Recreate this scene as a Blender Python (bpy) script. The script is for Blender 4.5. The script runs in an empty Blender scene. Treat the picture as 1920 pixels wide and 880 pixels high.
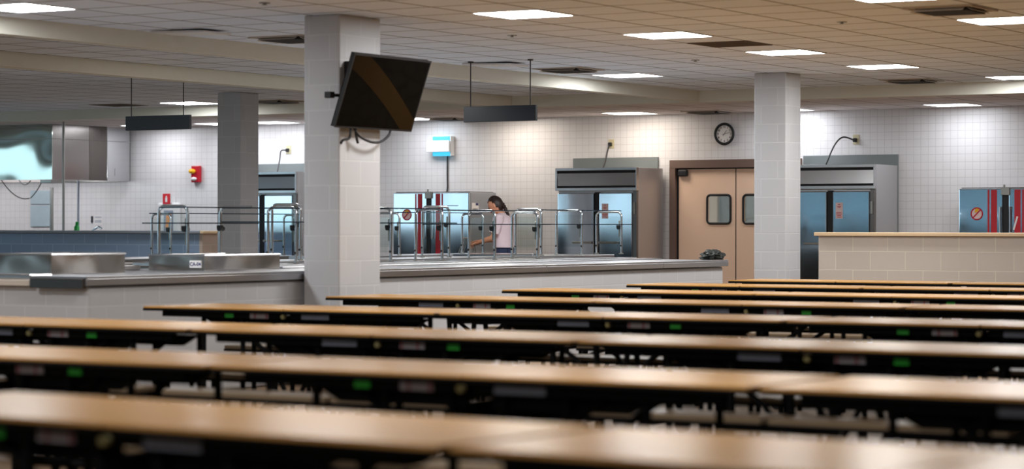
import bpy, bmesh, math, random
from mathutils import Vector, Matrix
random.seed(7)
SC = bpy.context.scene
COL = SC.collection
PI = math.pi
# ------------------------------------------------------------------ camera numbers
F, YH, YAW, ROLL, H = 4600., 423.8, .541, .001, 1.29
AX = (-math.sin(YAW), math.cos(YAW)); RX = (math.cos(YAW), math.sin(YAW))
CEIL, KCEIL, WALLY, BULK = 3.0, 2.86, 30.7, 27.72
def ray(x, y):
    x -= 960; y -= 440
    x, y = x*math.cos(ROLL)+y*math.sin(ROLL), -x*math.sin(ROLL)+y*math.cos(ROLL)
    u = x/F
    return (AX[0]+u*RX[0], AX[1]+u*RX[1], (YH-440-y)/F)
def atD(x, y, d):
    q = ray(x, y); return Vector((q[0]*d, q[1]*d, H+q[2]*d))
def atY(x, y, Y):
    q = ray(x, y); return atD(x, y, Y/q[1])
def atX(x, y, X):
    q = ray(x, y); return atD(x, y, X/q[0])
# ------------------------------------------------------------------ materials
def lin(c):
    c = c/255.
    return c/12.92 if c <= .04045 else ((c+.055)/1.055)**2.4
def rgb(r, g, b): return (lin(r), lin(g), lin(b), 1)
MATS = {}
def base_mat(name):
    m = bpy.data.materials.new(name); m.use_nodes = True
    MATS[name] = m
    return m, m.node_tree.nodes, m.node_tree.links, m.node_tree.nodes['Principled BSDF']
def plain(name, col, rough=.5, metal=0., noise=0., scale=6., bump=0., emit=None, estr=0., alpha=1., trans=0., coat=0., stretch=None):
    m, n, l, b = base_mat(name)
    b.inputs['Base Color'].default_value = col
    b.inputs['Roughness'].default_value = rough
    b.inputs['Metallic'].default_value = metal
    if coat: b.inputs['Coat Weight'].default_value = coat; b.inputs['Coat Roughness'].default_value = .2
    if trans: b.inputs['Transmission Weight'].default_value = trans
    if emit: b.inputs['Emission Color'].default_value = emit; b.inputs['Emission Strength'].default_value = estr
    tc = n.new('ShaderNodeTexCoord'); nz = n.new('ShaderNodeTexNoise'); nz.inputs['Scale'].default_value = scale
    nz.inputs['Detail'].default_value = 4
    if stretch:
        mp = n.new('ShaderNodeMapping'); mp.inputs['Scale'].default_value = stretch
        l.new(tc.outputs['Object'], mp.inputs[0]); l.new(mp.outputs[0], nz.inputs['Vector'])
    else: l.new(tc.outputs['Object'], nz.inputs['Vector'])
    if noise:
        mx = n.new('ShaderNodeMix'); mx.data_type = 'RGBA'
        mx.inputs[6].default_value = tuple(c*(1-noise) for c in col[:3])+(1,)
        mx.inputs[7].default_value = tuple(min(1, c*(1+noise)) for c in col[:3])+(1,)
        l.new(nz.outputs['Fac'], mx.inputs[0]); l.new(mx.outputs[2], b.inputs['Base Color'])
    if bump:
        bp = n.new('ShaderNodeBump'); bp.inputs['Strength'].default_value = bump; bp.inputs['Distance'].default_value = .02
        l.new(nz.outputs['Fac'], bp.inputs['Height']); l.new(bp.outputs[0], b.inputs['Normal'])
    return m
def wall_uv(n, l):
    """(u, z) coordinates that follow whichever way an upright face looks"""
    tc = n.new('ShaderNodeTexCoord'); ge = n.new('ShaderNodeNewGeometry')
    sp = n.new('ShaderNodeSeparateXYZ'); l.new(tc.outputs['Object'], sp.inputs[0])
    sn = n.new('ShaderNodeSeparateXYZ'); l.new(ge.outputs['True Normal'], sn.inputs[0])
    ab = n.new('ShaderNodeMath'); ab.operation = 'ABSOLUTE'; l.new(sn.outputs[0], ab.inputs[0])
    gt = n.new('ShaderNodeMath'); gt.operation = 'GREATER_THAN'; gt.inputs[1].default_value = .5; l.new(ab.outputs[0], gt.inputs[0])
    mx = n.new('ShaderNodeMix'); mx.data_type = 'FLOAT'
    l.new(gt.outputs[0], mx.inputs[0]); l.new(sp.outputs[0], mx.inputs[2]); l.new(sp.outputs[1], mx.inputs[3])
    cb = n.new('ShaderNodeCombineXYZ'); l.new(mx.outputs[0], cb.inputs[0]); l.new(sp.outputs[2], cb.inputs[1])
    return cb.outputs[0]
def bricks(name, col, mortar, w, h, ms, offset=.5, rough=.6, bumpd=.5, var=.03, smooth=.1):
    m, n, l, b = base_mat(name)
    uv = wall_uv(n, l)
    br = n.new('ShaderNodeTexBrick')
    br.offset = offset; br.squash = 1
    br.inputs['Scale'].default_value = 1; br.inputs['Mortar Size'].default_value = ms; br.inputs['Mortar Smooth'].default_value = smooth
    br.inputs['Brick Width'].default_value = w; br.inputs['Row Height'].default_value = h; br.inputs['Bias'].default_value = 0
    br.inputs['Color1'].default_value = tuple(c*(1-var) for c in col[:3])+(1,)
    br.inputs['Color2'].default_value = tuple(min(1, c*(1+var)) for c in col[:3])+(1,)
    br.inputs['Mortar'].default_value = mortar
    l.new(uv, br.inputs['Vector']); l.new(br.outputs['Color'], b.inputs['Base Color'])
    b.inputs['Roughness'].default_value = rough
    inv = n.new('ShaderNodeMath'); inv.operation = 'SUBTRACT'; inv.inputs[0].default_value = 1; l.new(br.outputs['Fac'], inv.inputs[1])
    bp = n.new('ShaderNodeBump'); bp.inputs['Strength'].default_value = bumpd; bp.inputs['Distance'].default_value = .008
    l.new(inv.outputs[0], bp.inputs['Height']); l.new(bp.outputs[0], b.inputs['Normal'])
    return m
def tiles_xy(name, col, line, pitch, ms, ox, oy, rough=.9, var=.02, speck=0.):
    m, n, l, b = base_mat(name)
    ge = n.new('ShaderNodeNewGeometry'); mp = n.new('ShaderNodeMapping'); mp.inputs['Location'].default_value = (-ox, -oy, 0)
    l.new(ge.outputs['Position'], mp.inputs[0])
    br = n.new('ShaderNodeTexBrick'); br.offset = 0
    br.inputs['Scale'].default_value = 1; br.inputs['Mortar Size'].default_value = ms; br.inputs['Mortar Smooth'].default_value = .1
    br.inputs['Brick Width'].default_value = pitch; br.inputs['Row Height'].default_value = pitch
    br.inputs['Color1'].default_value = tuple(c*(1-var) for c in col[:3])+(1,)
    br.inputs['Color2'].default_value = tuple(min(1, c*(1+var)) for c in col[:3])+(1,)
    br.inputs['Mortar'].default_value = line
    l.new(mp.outputs[0], br.inputs['Vector']); l.new(br.outputs['Color'], b.inputs['Base Color'])
    b.inputs['Roughness'].default_value = rough
    return m
def wood(name, c1, c2, rough=.24):
    m, n, l, b = base_mat(name)
    tc = n.new('ShaderNodeTexCoord'); mp = n.new('ShaderNodeMapping'); mp.inputs['Scale'].default_value = (.8, 14, 14)
    nz = n.new('ShaderNodeTexNoise'); nz.inputs['Scale'].default_value = 3; nz.inputs['Detail'].default_value = 6
    oi = n.new('ShaderNodeObjectInfo'); ad = n.new('ShaderNodeVectorMath'); ad.operation = 'ADD'
    sc = n.new('ShaderNodeVectorMath'); sc.operation = 'SCALE'; sc.inputs['Scale'].default_value = 30
    cb = n.new('ShaderNodeCombineXYZ'); l.new(oi.outputs['Random'], cb.inputs[0]); l.new(oi.outputs['Random'], cb.inputs[1])
    l.new(cb.outputs[0], sc.inputs[0]); l.new(tc.outputs['Object'], ad.inputs[0]); l.new(sc.outputs[0], ad.inputs[1])
    l.new(ad.outputs[0], mp.inputs[0]); l.new(mp.outputs[0], nz.inputs['Vector'])
    mx = n.new('ShaderNodeMix'); mx.data_type = 'RGBA'; mx.inputs[6].default_value = c1; mx.inputs[7].default_value = c2
    l.new(nz.outputs['Fac'], mx.inputs[0]); l.new(mx.outputs[2], b.inputs['Base Color'])
    b.inputs['Roughness'].default_value = rough
    b.inputs['Specular IOR Level'].default_value = .12
    return m
def steel(name, col, rough=.28, wav=.15, scale=1.2):
    m, n, l, b = base_mat(name)
    b.inputs['Base Color'].default_value = col; b.inputs['Metallic'].default_value = 1; b.inputs['Roughness'].default_value = rough
    tc = n.new('ShaderNodeTexCoord'); nz = n.new('ShaderNodeTexNoise'); nz.inputs['Scale'].default_value = scale; nz.inputs['Detail'].default_value = 0
    l.new(tc.outputs['Object'], nz.inputs['Vector'])
    n2 = n.new('ShaderNodeTexNoise'); n2.inputs['Scale'].default_value = 2; n2.inputs['Detail'].default_value = 1
    l.new(tc.outputs['Object'], n2.inputs['Vector'])
    mr = n.new('ShaderNodeMapRange'); mr.inputs[3].default_value = max(.02, rough-.04); mr.inputs[4].default_value = rough+.05
    l.new(n2.outputs['Fac'], mr.inputs[0]); l.new(mr.outputs[0], b.inputs['Roughness'])
    bp = n.new('ShaderNodeBump'); bp.inputs['Strength'].default_value = wav; bp.inputs['Distance'].default_value = .1
    l.new(nz.outputs['Fac'], bp.inputs['Height']); l.new(bp.outputs[0], b.inputs['Normal'])
    return m
def emis(name, col, s):
    m, n, l, b = base_mat(name)
    b.inputs['Base Color'].default_value = (.05, .12, .16, 1) if 'bug' in name else (.8, .8, .8, 1)
    b.inputs['Emission Color'].default_value = col; b.inputs['Emission Strength'].default_value = s
    return m
def glass(name, col=(.9, .97, .96, 1), refl=.12, tint=.93):
    m = bpy.data.materials.new(name); m.use_nodes = True; n = m.node_tree.nodes; l = m.node_tree.links
    n.remove(n['Principled BSDF']); out = n['Material Output']
    t = n.new('ShaderNodeBsdfTransparent'); t.inputs[0].default_value = tuple(c*tint for c in col[:3])+(1,)
    g = n.new('ShaderNodeBsdfGlossy'); g.inputs['Roughness'].default_value = .03
    fr = n.new('ShaderNodeLayerWeight'); fr.inputs[0].default_value = .15
    mr = n.new('ShaderNodeMapRange'); mr.inputs[3].default_value = .03; mr.inputs[4].default_value = refl*4
    l.new(fr.outputs['Fresnel'], mr.inputs[0])
    mx = n.new('ShaderNodeMixShader'); l.new(mr.outputs[0], mx.inputs[0]); l.new(t.outputs[0], mx.inputs[1]); l.new(g.outputs[0], mx.inputs[2])
    l.new(mx.outputs[0], out.inputs[0]); MATS[name] = m
    return m

M = {}
M['block'] = bricks('painted_block', rgb(193, 194, 198), rgb(202, 203, 206), .4064, .2032, .007)
M['blockbeige'] = bricks('painted_block_beige', rgb(194, 184, 174), rgb(214, 206, 192), .4064, .2032, .0045)
M['blockblue'] = bricks('painted_block_blue_shade', rgb(136, 158, 186), rgb(158, 178, 200), .4064, .2032, .008)  # blue-grey paint with the front face's shade put into the colour
M['endblock'] = bricks('block_end_warm_lit', rgb(196, 178, 164), rgb(206, 192, 180), .4064, .2032, .007)  # end face of the same wall, warm light put into the beige
M['walltile'] = bricks('glazed_wall_tile', rgb(226, 223, 223), rgb(203, 199, 199), .103, .103, .0032, offset=0, rough=.3, bumpd=.2, var=.012)
M['ceil'] = tiles_xy('ceiling_tile', rgb(232, 240, 252), rgb(112, 108, 108), .6235, .014, -10.1-.312, 19.53-.312)
M['kceil'] = tiles_xy('kitchen_ceiling_tile', rgb(216, 206, 202), rgb(125, 112, 106), .6235, .014, -16.16-.312, 30.06-.312)
M['beam'] = plain('beam_paint', rgb(222, 218, 204), .8, noise=.03)
M['floor'] = tiles_xy('floor_tile', rgb(126, 101, 74), rgb(104, 84, 62), .305, .003, 0, 0, rough=.6, var=.05)
M['reflpanel'] = plain('dark_reflection_panel', rgb(72, 68, 78), .7, noise=.05)  # for unseen panels added to darken reflections in the steel doors
M['wall'] = plain('wall_paint', rgb(205, 200, 192), .8, noise=.02)
M['wood'] = wood('table_laminate', rgb(194, 145, 80), rgb(204, 155, 90))
M['bench'] = wood('bench_laminate', rgb(122, 106, 86), rgb(134, 118, 98), .3)
M['ledge'] = plain('ledge_laminate', rgb(214, 204, 192), .45, noise=.04)
M['capwood'] = plain('cap_laminate', rgb(214, 186, 150), .45, noise=.05, scale=20)
M['black'] = plain('black_enamel', rgb(3, 3, 4), .7, noise=.1)
M['edge'] = plain('black_edge_band', rgb(3, 3, 4), .7, noise=.1)
M['steel'] = steel('stainless_steel', (.58, .585, .60, 1), .24, .015, .8)
M['steelside'] = steel('stainless_side_panel', (.62, .62, .63, 1), .46, .01)
M['steelx'] = steel('steel_dark_reflection', (.13, .115, .105, 1), .26, .05)  # dark reflection on the hood side put into the base colour
M['steelb'] = steel('stainless_counter', (.46, .465, .49, 1), .36, .01)
M['steeld'] = steel('stainless_dark', (.22, .20, .19, 1), .24, .02)
M['steelpan'] = steel('stainless_pan', (.40, .38, .36, 1), .26, .5, 3)
M['hood'] = steel('hood_steel', (.50, .57, .52, 1), .12, .9, 1.5)
M['tube'] = plain('chromed_tube', (.62, .66, .7, 1), .18, 1., noise=.05)
M['glass'] = glass('guard_glass', (.96, .985, .98, 1), .12, .98)
M['tinted'] = glass('tinted_window_glass', (.8, .95, 1, 1), .12, .42)
M['glassedge'] = plain('glass_edge', rgb(18, 36, 50), .2, noise=.1)
M['knob'] = plain('black_knob', rgb(20, 20, 22), .4, noise=.1)
M['bracket'] = plain('bracket_metal', (.35, .35, .33, 1), .35, .8, noise=.1)
M['fdoor'] = steel('fridge_door_steel', (.62, .68, .74, 1), .07, .02, .9)
M['wpanel'] = plain('steel_sheet_pale_reflection', rgb(196, 214, 224), .25, .25, noise=.12, scale=5)  # pale blue reflection on the steel put into its base colour
M['red'] = plain('red_paint', rgb(186, 12, 36), .4, noise=.06)
M['redsign'] = plain('red_sign', rgb(214, 22, 40), .5, noise=.03)
M['white'] = plain('white_plastic', rgb(232, 232, 232), .4, noise=.02)
M['paper'] = plain('paper', rgb(236, 232, 230), .8, noise=.02)
M['pinkpaper'] = plain('pink_paper', rgb(232, 205, 205), .8, noise=.02)
M['ink'] = plain('dark_ink', rgb(30, 32, 44), .7, noise=.05)
M['redink'] = plain('red_ink', rgb(190, 40, 60), .7, noise=.05)
M['blueink'] = plain('blue_ink', rgb(24, 34, 96), .7, noise=.05)
M['doortan'] = plain('door_tan', rgb(246, 211, 184), .5, noise=.03, scale=2)
M['bronze'] = plain('bronze_frame', rgb(112, 90, 80), .5, noise=.05)
M['rubber'] = plain('black_rubber', rgb(18, 19, 24), .6, noise=.1)
M['dpanel'] = plain('navy_sign_panel', rgb(24, 30, 40), .35, noise=.06, scale=2)
M['wire'] = plain('dark_wire', rgb(40, 38, 40), .5, noise=.1)
M['yellow'] = plain('amber_lens', rgb(240, 180, 20), .3, noise=.1)
M['greens'] = plain('green_sticker', rgb(8, 150, 24), .5, noise=.05)
M['tplate'] = plain('table_name_plate', rgb(112, 118, 134), .4, .2, noise=.08)  # plate colour lowered to take in the shade under the tabletop
M['plate'] = plain('grey_plate', rgb(150, 156, 170), .4, .2, noise=.08)
M['label'] = plain('label_white_shaded', rgb(140, 134, 140), .5, noise=.05)  # white label greyed by the shade under the tabletop
M['brass'] = plain('brass_latch', rgb(150, 140, 96), .35, .6, noise=.1)
M['orange'] = plain('orange_pack', rgb(240, 150, 60), .5, noise=.1)
M['ivory'] = plain('ivory_plate', rgb(206, 196, 160), .5, noise=.03)
M['trimgrey'] = plain('grey_filler_panel', rgb(128, 134, 134), .45, .3, noise=.06, scale=3)
M['dvent'] = plain('dark_duct', rgb(4, 4, 4), .8, noise=.2)
M['vane'] = plain('vent_vane', rgb(196, 186, 176), .5, noise=.05)
M['pgrille'] = plain('brown_grille', rgb(96, 80, 66), .8, noise=.08)
M['bag'] = plain('crumpled_dark_cloth', rgb(30, 35, 31), .5, noise=.5, scale=40)
M['skin'] = plain('skin', rgb(236, 166, 132), .5, noise=.05, scale=30)
M['hair'] = plain('dark_hair', rgb(44, 30, 28), .45, noise=.3, scale=60, stretch=(1, 1, .2))
M['tee'] = plain('pale_lilac_cotton', rgb(226, 206, 214), .85, noise=.06, scale=12, bump=.3)
M['jeans'] = plain('navy_denim', rgb(44, 54, 84), .85, noise=.15, scale=50)
M['shoe'] = plain('black_shoe', rgb(28, 28, 30), .6, noise=.1)
M['greenplastic'] = plain('green_plastic', rgb(20, 150, 60), .35, noise=.05)
M['uvglow'] = emis('bug_lamp_glow', (.05, .62, 1, 1), .34)
M['hoodlight'] = emis('hood_strip_light', (.93, .95, 1, 1), 4)
M['warm'] = emis('panel_warm', (1, .985, .96, 1), 16)
M['near'] = emis('panel_near', (.99, .985, .98, 1), 24)
M['soft'] = emis('panel_soft', (1, .985, .97, 1), 5)
M['cool'] = emis('panel_cool', (.92, .96, 1, 1), 17)
M['dim'] = emis('panel_kitchen', (1, .95, .9, 1), 15)
M['kwarm'] = emis('panel_kitchen_warm', (1, .90, .78, 1), 5.0)
M['kcool'] = emis('panel_kitchen_cool', (.9, .94, 1, 1), 4.8)
for k_ in ('black', 'edge'): M[k_].node_tree.nodes['Principled BSDF'].inputs['Specular IOR Level'].default_value = .12
M['labelred'] = plain('label_red', rgb(128, 66, 74), .6, noise=.05)
def screen_mat():
    """display: near black, with a brown diagonal band across dark paving"""
    m, n, l, b = base_mat('screen_pattern')
    tc = n.new('ShaderNodeTexCoord'); sp = n.new('ShaderNodeSeparateXYZ'); l.new(tc.outputs['UV'], sp.inputs[0])
    def math_(op, a, c):
        k = n.new('ShaderNodeMath'); k.operation = op
        for i, v in enumerate((a, c)):
            if isinstance(v, (int, float)): k.inputs[i].default_value = v
            else: l.new(v, k.inputs[i])
        return k.outputs[0]
    u, v = sp.outputs[0], sp.outputs[1]
    # band from the upper left corner down to the lower right corner, slightly bowed
    bow = math_('MULTIPLY', math_('MULTIPLY', u, math_('SUBTRACT', 1, u)), .28)
    d = math_('ABSOLUTE', math_('SUBTRACT', math_('ADD', v, u), math_('ADD', .98, bow)), 0)
    msk = math_('LESS_THAN', d, .17)
    vo = n.new('ShaderNodeTexVoronoi'); vo.feature = 'DISTANCE_TO_EDGE'; vo.inputs['Scale'].default_value = 5
    l.new(tc.outputs['UV'], vo.inputs['Vector'])
    st = math_('GREATER_THAN', vo.outputs['Distance'], .07)
    m1 = n.new('ShaderNodeMix'); m1.data_type = 'RGBA'; m1.inputs[6].default_value = rgb(4, 4, 4); m1.inputs[7].default_value = rgb(7, 7, 6)
    l.new(st, m1.inputs[0])
    m2 = n.new('ShaderNodeMix'); m2.data_type = 'RGBA'; m2.inputs[7].default_value = rgb(34, 23, 9)
    l.new(msk, m2.inputs[0]); l.new(m1.outputs[2], m2.inputs[6]); l.new(m2.outputs[2], b.inputs['Base Color'])
    b.inputs['Roughness'].default_value = .35; b.inputs['Specular IOR Level'].default_value = .04
    return m
M['screen'] = screen_mat()
# ------------------------------------------------------------------ mesh helpers
ORG = {}
def tag(o, label=None, cat=None, group=None, kind=None):
    if label: o['label'] = label
    if cat: o['category'] = cat
    if group: o['group'] = group
    if kind: o['kind'] = kind
    return o
def thing(name, label, cat, loc=(0, 0, 0), group=None):
    o = bpy.data.objects.new(name, None); COL.objects.link(o); o.location = loc; o.empty_display_size = .1
    ORG[o] = Vector(loc)
    return tag(o, label, cat, group)
class MB:
    """collects solids in room coordinates; build() links them as one mesh object"""
    def __init__(s): s.bm = bmesh.new()
    def box(s, x0, x1, y0, y1, z0, z1, bev=0., seg=2):
        r = bmesh.ops.create_cube(s.bm, size=1)
        bmesh.ops.scale(s.bm, verts=r['verts'], vec=(abs(x1-x0), abs(y1-y0), abs(z1-z0)))
        bmesh.ops.translate(s.bm, verts=r['verts'], vec=((x0+x1)/2, (y0+y1)/2, (z0+z1)/2))
        if bev:
            es = list({e for v in r['verts'] for e in v.link_edges})
            bmesh.ops.bevel(s.bm, geom=es, offset=bev, segments=seg, affect='EDGES', profile=.5)
        return s
    def obox(s, c, ux, uy, uz, hx, hy, hz, bev=0.):
        """box with its own axes"""
        r = bmesh.ops.create_cube(s.bm, size=2)
        ux, uy, uz = Vector(ux).normalized(), Vector(uy).normalized(), Vector(uz).normalized()
        for v in r['verts']: v.co = Vector(c)+ux*v.co.x*hx+uy*v.co.y*hy+uz*v.co.z*hz
        if bev:
            es = list({e for v in r['verts'] for e in v.link_edges})
            bmesh.ops.bevel(s.bm, geom=es, offset=bev, segments=2, affect='EDGES', profile=.5)
        return s
    def tube(s, pts, rad, n=10, cap=True, closed=False):
        pts = [Vector(p) for p in pts]; rings = []
        up = Vector((0, 0, 1)); N = len(pts)
        prev = None
        for i, p in enumerate(pts):
            if closed: d = (pts[(i+1) % N]-pts[i-1]).normalized()
            else: d = (pts[min(i+1, N-1)]-pts[max(i-1, 0)]).normalized()
            a = prev if prev is not None else (up if abs(d.z) < .9 else Vector((1, 0, 0)))
            a = (a-d*a.dot(d))
            if a.length < 1e-6: a = Vector((1, 0, 0)) if abs(d.x) < .9 else Vector((0, 1, 0)); a = a-d*a.dot(d)
            a.normalize(); prev = a; b = d.cross(a)
            rr = rad[i] if isinstance(rad, (list, tuple)) else rad
            rings.append([s.bm.verts.new(p+(a*math.cos(2*PI*k/n)+b*math.sin(2*PI*k/n))*rr) for k in range(n)])
        for i in range(N if closed else N-1):
            A, B = rings[i], rings[(i+1) % N]
            for k in range(n): s.bm.faces.new((A[k], A[(k+1) % n], B[(k+1) % n], B[k]))
        if cap and not closed:
            s.bm.faces.new(list(reversed(rings[0]))); s.bm.faces.new(rings[-1])
        return s
    def cyl(s, p0, p1, r, n=16): return s.tube([p0, p1], r, n)
    def loft(s, rings, cap=True):
        R = [[s.bm.verts.new(Vector(p)) for p in r] for r in rings]; n = len(R[0])
        for A, B in zip(R, R[1:]):
            for k in range(n): s.bm.faces.new((A[k], A[(k+1) % n], B[(k+1) % n], B[k]))
        if cap: s.bm.faces.new(list(reversed(R[0]))); s.bm.faces.new(R[-1])
        return s
    def prism(s, poly, off):
        """flat polygon (list of 3-D points) pushed along off"""
        off = Vector(off)
        a = [s.bm.verts.new(Vector(p)) for p in poly]; b = [s.bm.verts.new(Vector(p)+off) for p in poly]; n = len(a)
        s.bm.faces.new(a); s.bm.faces.new(list(reversed(b)))
        for k in range(n): s.bm.faces.new((a[k], b[k], b[(k+1) % n], a[(k+1) % n]))
        return s
    def ball(s, c, rx, ry=None, rz=None, u=14, v=10):
        r = bmesh.ops.create_uvsphere(s.bm, u_segments=u, v_segments=v, radius=1)
        ry = ry or rx; rz = rz or rx
        for w in r['verts']: w.co = Vector((w.co.x*rx+c[0], w.co.y*ry+c[1], w.co.z*rz+c[2]))
        s.last = r['verts']
        return s
    def quad(s, *p): s.bm.faces.new([s.bm.verts.new(Vector(q)) for q in p]); return s
    def build(s, name, mat, parent=None, org=None, smooth=False, uv=None):
        bmesh.ops.recalc_face_normals(s.bm, faces=s.bm.faces)
        root = parent
        while root is not None and root.parent is not None: root = root.parent
        o0 = ORG.get(root, Vector((0, 0, 0))) if root is not None else Vector(org or (0, 0, 0))
        bmesh.ops.translate(s.bm, verts=s.bm.verts, vec=-o0)
        me = bpy.data.meshes.new(name)
        if smooth:
            for f in s.bm.faces: f.smooth = True
        s.bm.to_mesh(me); s.bm.free()
        if smooth:
            try: me.set_sharp_from_angle(angle=math.radians(38))
            except Exception: pass
        me.materials.append(M[mat] if isinstance(mat, str) else mat)
        o = bpy.data.objects.new(name, me); COL.objects.link(o)
        if parent is not None: o.parent = parent
        else: o.location = o0; ORG[o] = Vector(o0)
        return o
def struct(name, mb, mat, org=None, label=None):
    o = mb.build(name, mat, None, org); o['kind'] = 'structure'
    if label: o['label'] = label
    return o
def text_mesh(name, body, size, mat, parent, pos, right, up, depth=.0015, align='CENTER', bold=0.):
    cu = bpy.data.curves.new(name, 'FONT'); cu.body = body; cu.size = size; cu.align_x = align; cu.align_y = 'CENTER'; cu.extrude = depth; cu.offset = bold
    tmp = bpy.data.objects.new('tmp', cu); COL.objects.link(tmp)
    dg = bpy.context.evaluated_depsgraph_get()
    me = bpy.data.meshes.new_from_object(tmp.evaluated_get(dg)); me.name = name
    bpy.data.objects.remove(tmp); bpy.data.curves.remove(cu)
    right, up = Vector(right).normalized(), Vector(up).normalized(); nrm = right.cross(up)
    root = parent
    while root is not None and root.parent is not None: root = root.parent
    p = Vector(pos)-ORG.get(root, Vector((0, 0, 0)))
    mt = Matrix(((right.x, up.x, nrm.x, p.x), (right.y, up.y, nrm.y, p.y), (right.z, up.z, nrm.z, p.z), (0, 0, 0, 1)))
    me.transform(mt); me.materials.clear(); me.materials.append(M[mat])
    o = bpy.data.objects.new(name, me); COL.objects.link(o); o.parent = parent
    return o
def copy_tree(o, parent=None):
    c = o.copy(); COL.objects.link(c)
    if parent is not None: c.parent = parent
    for ch in [x for x in bpy.data.objects if x.parent == o]: copy_tree(ch, c)
    return c
def arc(c, u, v, r, a0, a1, n):
    c, u, v = Vector(c), Vector(u), Vector(v)
    return [c+u*r*math.cos(a0+(a1-a0)*i/n)+v*r*math.sin(a0+(a1-a0)*i/n) for i in range(n+1)]
XU, YU, ZU = Vector((1, 0, 0)), Vector((0, 1, 0)), Vector((0, 0, 1))
# ------------------------------------------------------------------ the room
X0, X1, Y0 = -30., 6., -5.
struct('floor', MB().box(X0-.2, X1+.2, Y0-.2, 34, -.1, 0), 'floor')
struct('ceiling', MB().box(X0-.2, X1+.2, Y0-.2, BULK, CEIL, CEIL+.1), 'ceil')
struct('ceiling_kitchen', MB().box(X0-.2, X1+.2, BULK+.2, WALLY+.2, KCEIL, KCEIL+.1), 'kceil')
DX0, DX1, DZ = -15.85, -13.83, 2.19          # door opening in the back wall
wb = MB()
cx = [X0, DX0, DX1, X1]; cz = [0, DZ, CEIL]
V = {(i, k, d): wb.bm.verts.new((cx[i], WALLY+.2*d, cz[k])) for i in range(4) for k in range(3) for d in (0, 1)}
for i in range(3):
    for k in range(2):
        if i == 1 and k == 0: continue
        for d in (0, 1): wb.bm.faces.new([V[i, k, d], V[i+1, k, d], V[i+1, k+1, d], V[i, k+1, d]])
for (a, b) in (((1, 0), (1, 1)), ((1, 1), (2, 1)), ((2, 1), (2, 0)), ((0, 2), (1, 2)), ((1, 2), (2, 2)), ((2, 2), (3, 2)), ((0, 0), (0, 1)), ((0, 1), (0, 2)), ((3, 0), (3, 1)), ((3, 1), (3, 2)), ((0, 0), (1, 0)), ((2, 0), (3, 0))):
    wb.bm.faces.new([V[a[0], a[1], 0], V[b[0], b[1], 0], V[b[0], b[1], 1], V[a[0], a[1], 1]])
struct('wall_back', wb, 'walltile', org=(-16.03, WALLY, KCEIL-.103*27))
# corridor seen through the little door windows
struct('wall_corridor', MB().box(-17.5, -12.5, 33.4, 33.5, 0, 2.86), 'wall')
struct('ceiling_corridor', MB().box(-17.5, -12.5, WALLY+.21, 33.4, 2.6, 2.7), 'wall')
d2 = struct('door_2', MB().box(-16.4, -15.1, 33.36, 33.399, 0, 1.78).box(-16.35, -15.15, 33.34, 33.359, .02, 1.7), 'trimgrey')
struct('wall_corridor_left', MB().box(-17.6, -17.5, WALLY+.21, 33.4, 0, 2.6), 'wall')
struct('wall_corridor_right', MB().box(-12.5, -12.4, WALLY+.21, 33.4, 0, 2.6), 'wall')
struct('wall_right', MB().box(X1, X1+.2, Y0, WALLY, 0, CEIL), 'wall')
wf = MB(); fx, fz = [X0, -29.5, -16., X1], [0, 1.2, 2.6, CEIL]
V = {(i, k): wf.bm.verts.new((fx[i], Y0, fz[k])) for i in range(4) for k in range(4)}
for i in range(3):
    for k in range(3):
        if (i, k) != (1, 1): wf.bm.faces.new([V[i, k], V[i+1, k], V[i+1, k+1], V[i, k+1]])
struct('wall_front', wf, 'wall')
struct('trim_5', MB().box(X0+.05, X1, Y0+.001, Y0+.04, 0, 1.15), 'reflpanel')  # unseen dark panel added for the lower part of steel reflections
w4 = MB().box(-29.5, -16, Y0-.05, Y0+.05, 1.2, 1.26).box(-29.5, -16, Y0-.05, Y0+.05, 2.54, 2.6)
for x in (-29.47, -26.1, -22.7, -19.3, -16.03): w4.box(x-.03, x+.03, Y0-.05, Y0+.05, 1.2, 2.6)
w4 = struct('window_4', w4, 'bronze')
MB().box(-29.45, -16.05, Y0-.006, Y0+.006, 1.25, 2.55).build('pane', 'tinted', w4)
# left wall with two window openings
ys = [Y0, -4.5, 6., 7., 16., 17., 26.5, WALLY]; zs = [0, 1.2, 2.6, CEIL]
wl = MB()
V = {(i, k): wl.bm.verts.new((X0, ys[i], zs[k])) for i in range(8) for k in range(4)}
for i in range(7):
    for k in range(3):
        if k == 1 and i in (1, 3, 5): continue
        wl.bm.faces.new([V[i, k], V[i+1, k], V[i+1, k+1], V[i, k+1]])
struct('wall_left', wl, 'wall')
struct('trim_4', MB().box(X0+.001, X0+.04, Y0, WALLY, 0, 1.15), 'reflpanel')  # unseen dark panel added below the windows to split the door reflections
for k, (a, b) in enumerate(((-4.5, 6.), (7., 16.), (17., 26.5))):
    w = MB()
    w.box(X0-.05, X0+.05, a, a+.06, 1.2, 2.6).box(X0-.05, X0+.05, b-.06, b, 1.2, 2.6).box(X0-.05, X0+.05, a, b, 1.2, 1.26).box(X0-.05, X0+.05, a, b, 2.54, 2.6)
    nb = int((b-a)/2.5)
    for j in range(1, nb): w.box(X0-.04, X0+.04, a+(b-a)*j/nb-.03, a+(b-a)*j/nb+.03, 1.2, 2.6)
    fo = struct('window_%d' % (k+1), w, 'bronze')
    MB().box(X0-.006, X0+.006, a+.05, b-.05, 1.25, 2.55).build('pane', 'glass', fo)
# hanging beams and the bulkhead in front of the kitchen
ZB = 2.858
struct('trim_1', MB().box(-14.04, -13.9, Y0, BULK, ZB, CEIL), 'beam', label='beam')
struct('trim_2', MB().box(-16.86, -16.66, Y0, BULK, ZB-.005, CEIL), 'beam')
struct('trim_3', MB().box(X0, X1, BULK, BULK+.2, ZB-.005, CEIL), 'beam')
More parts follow.
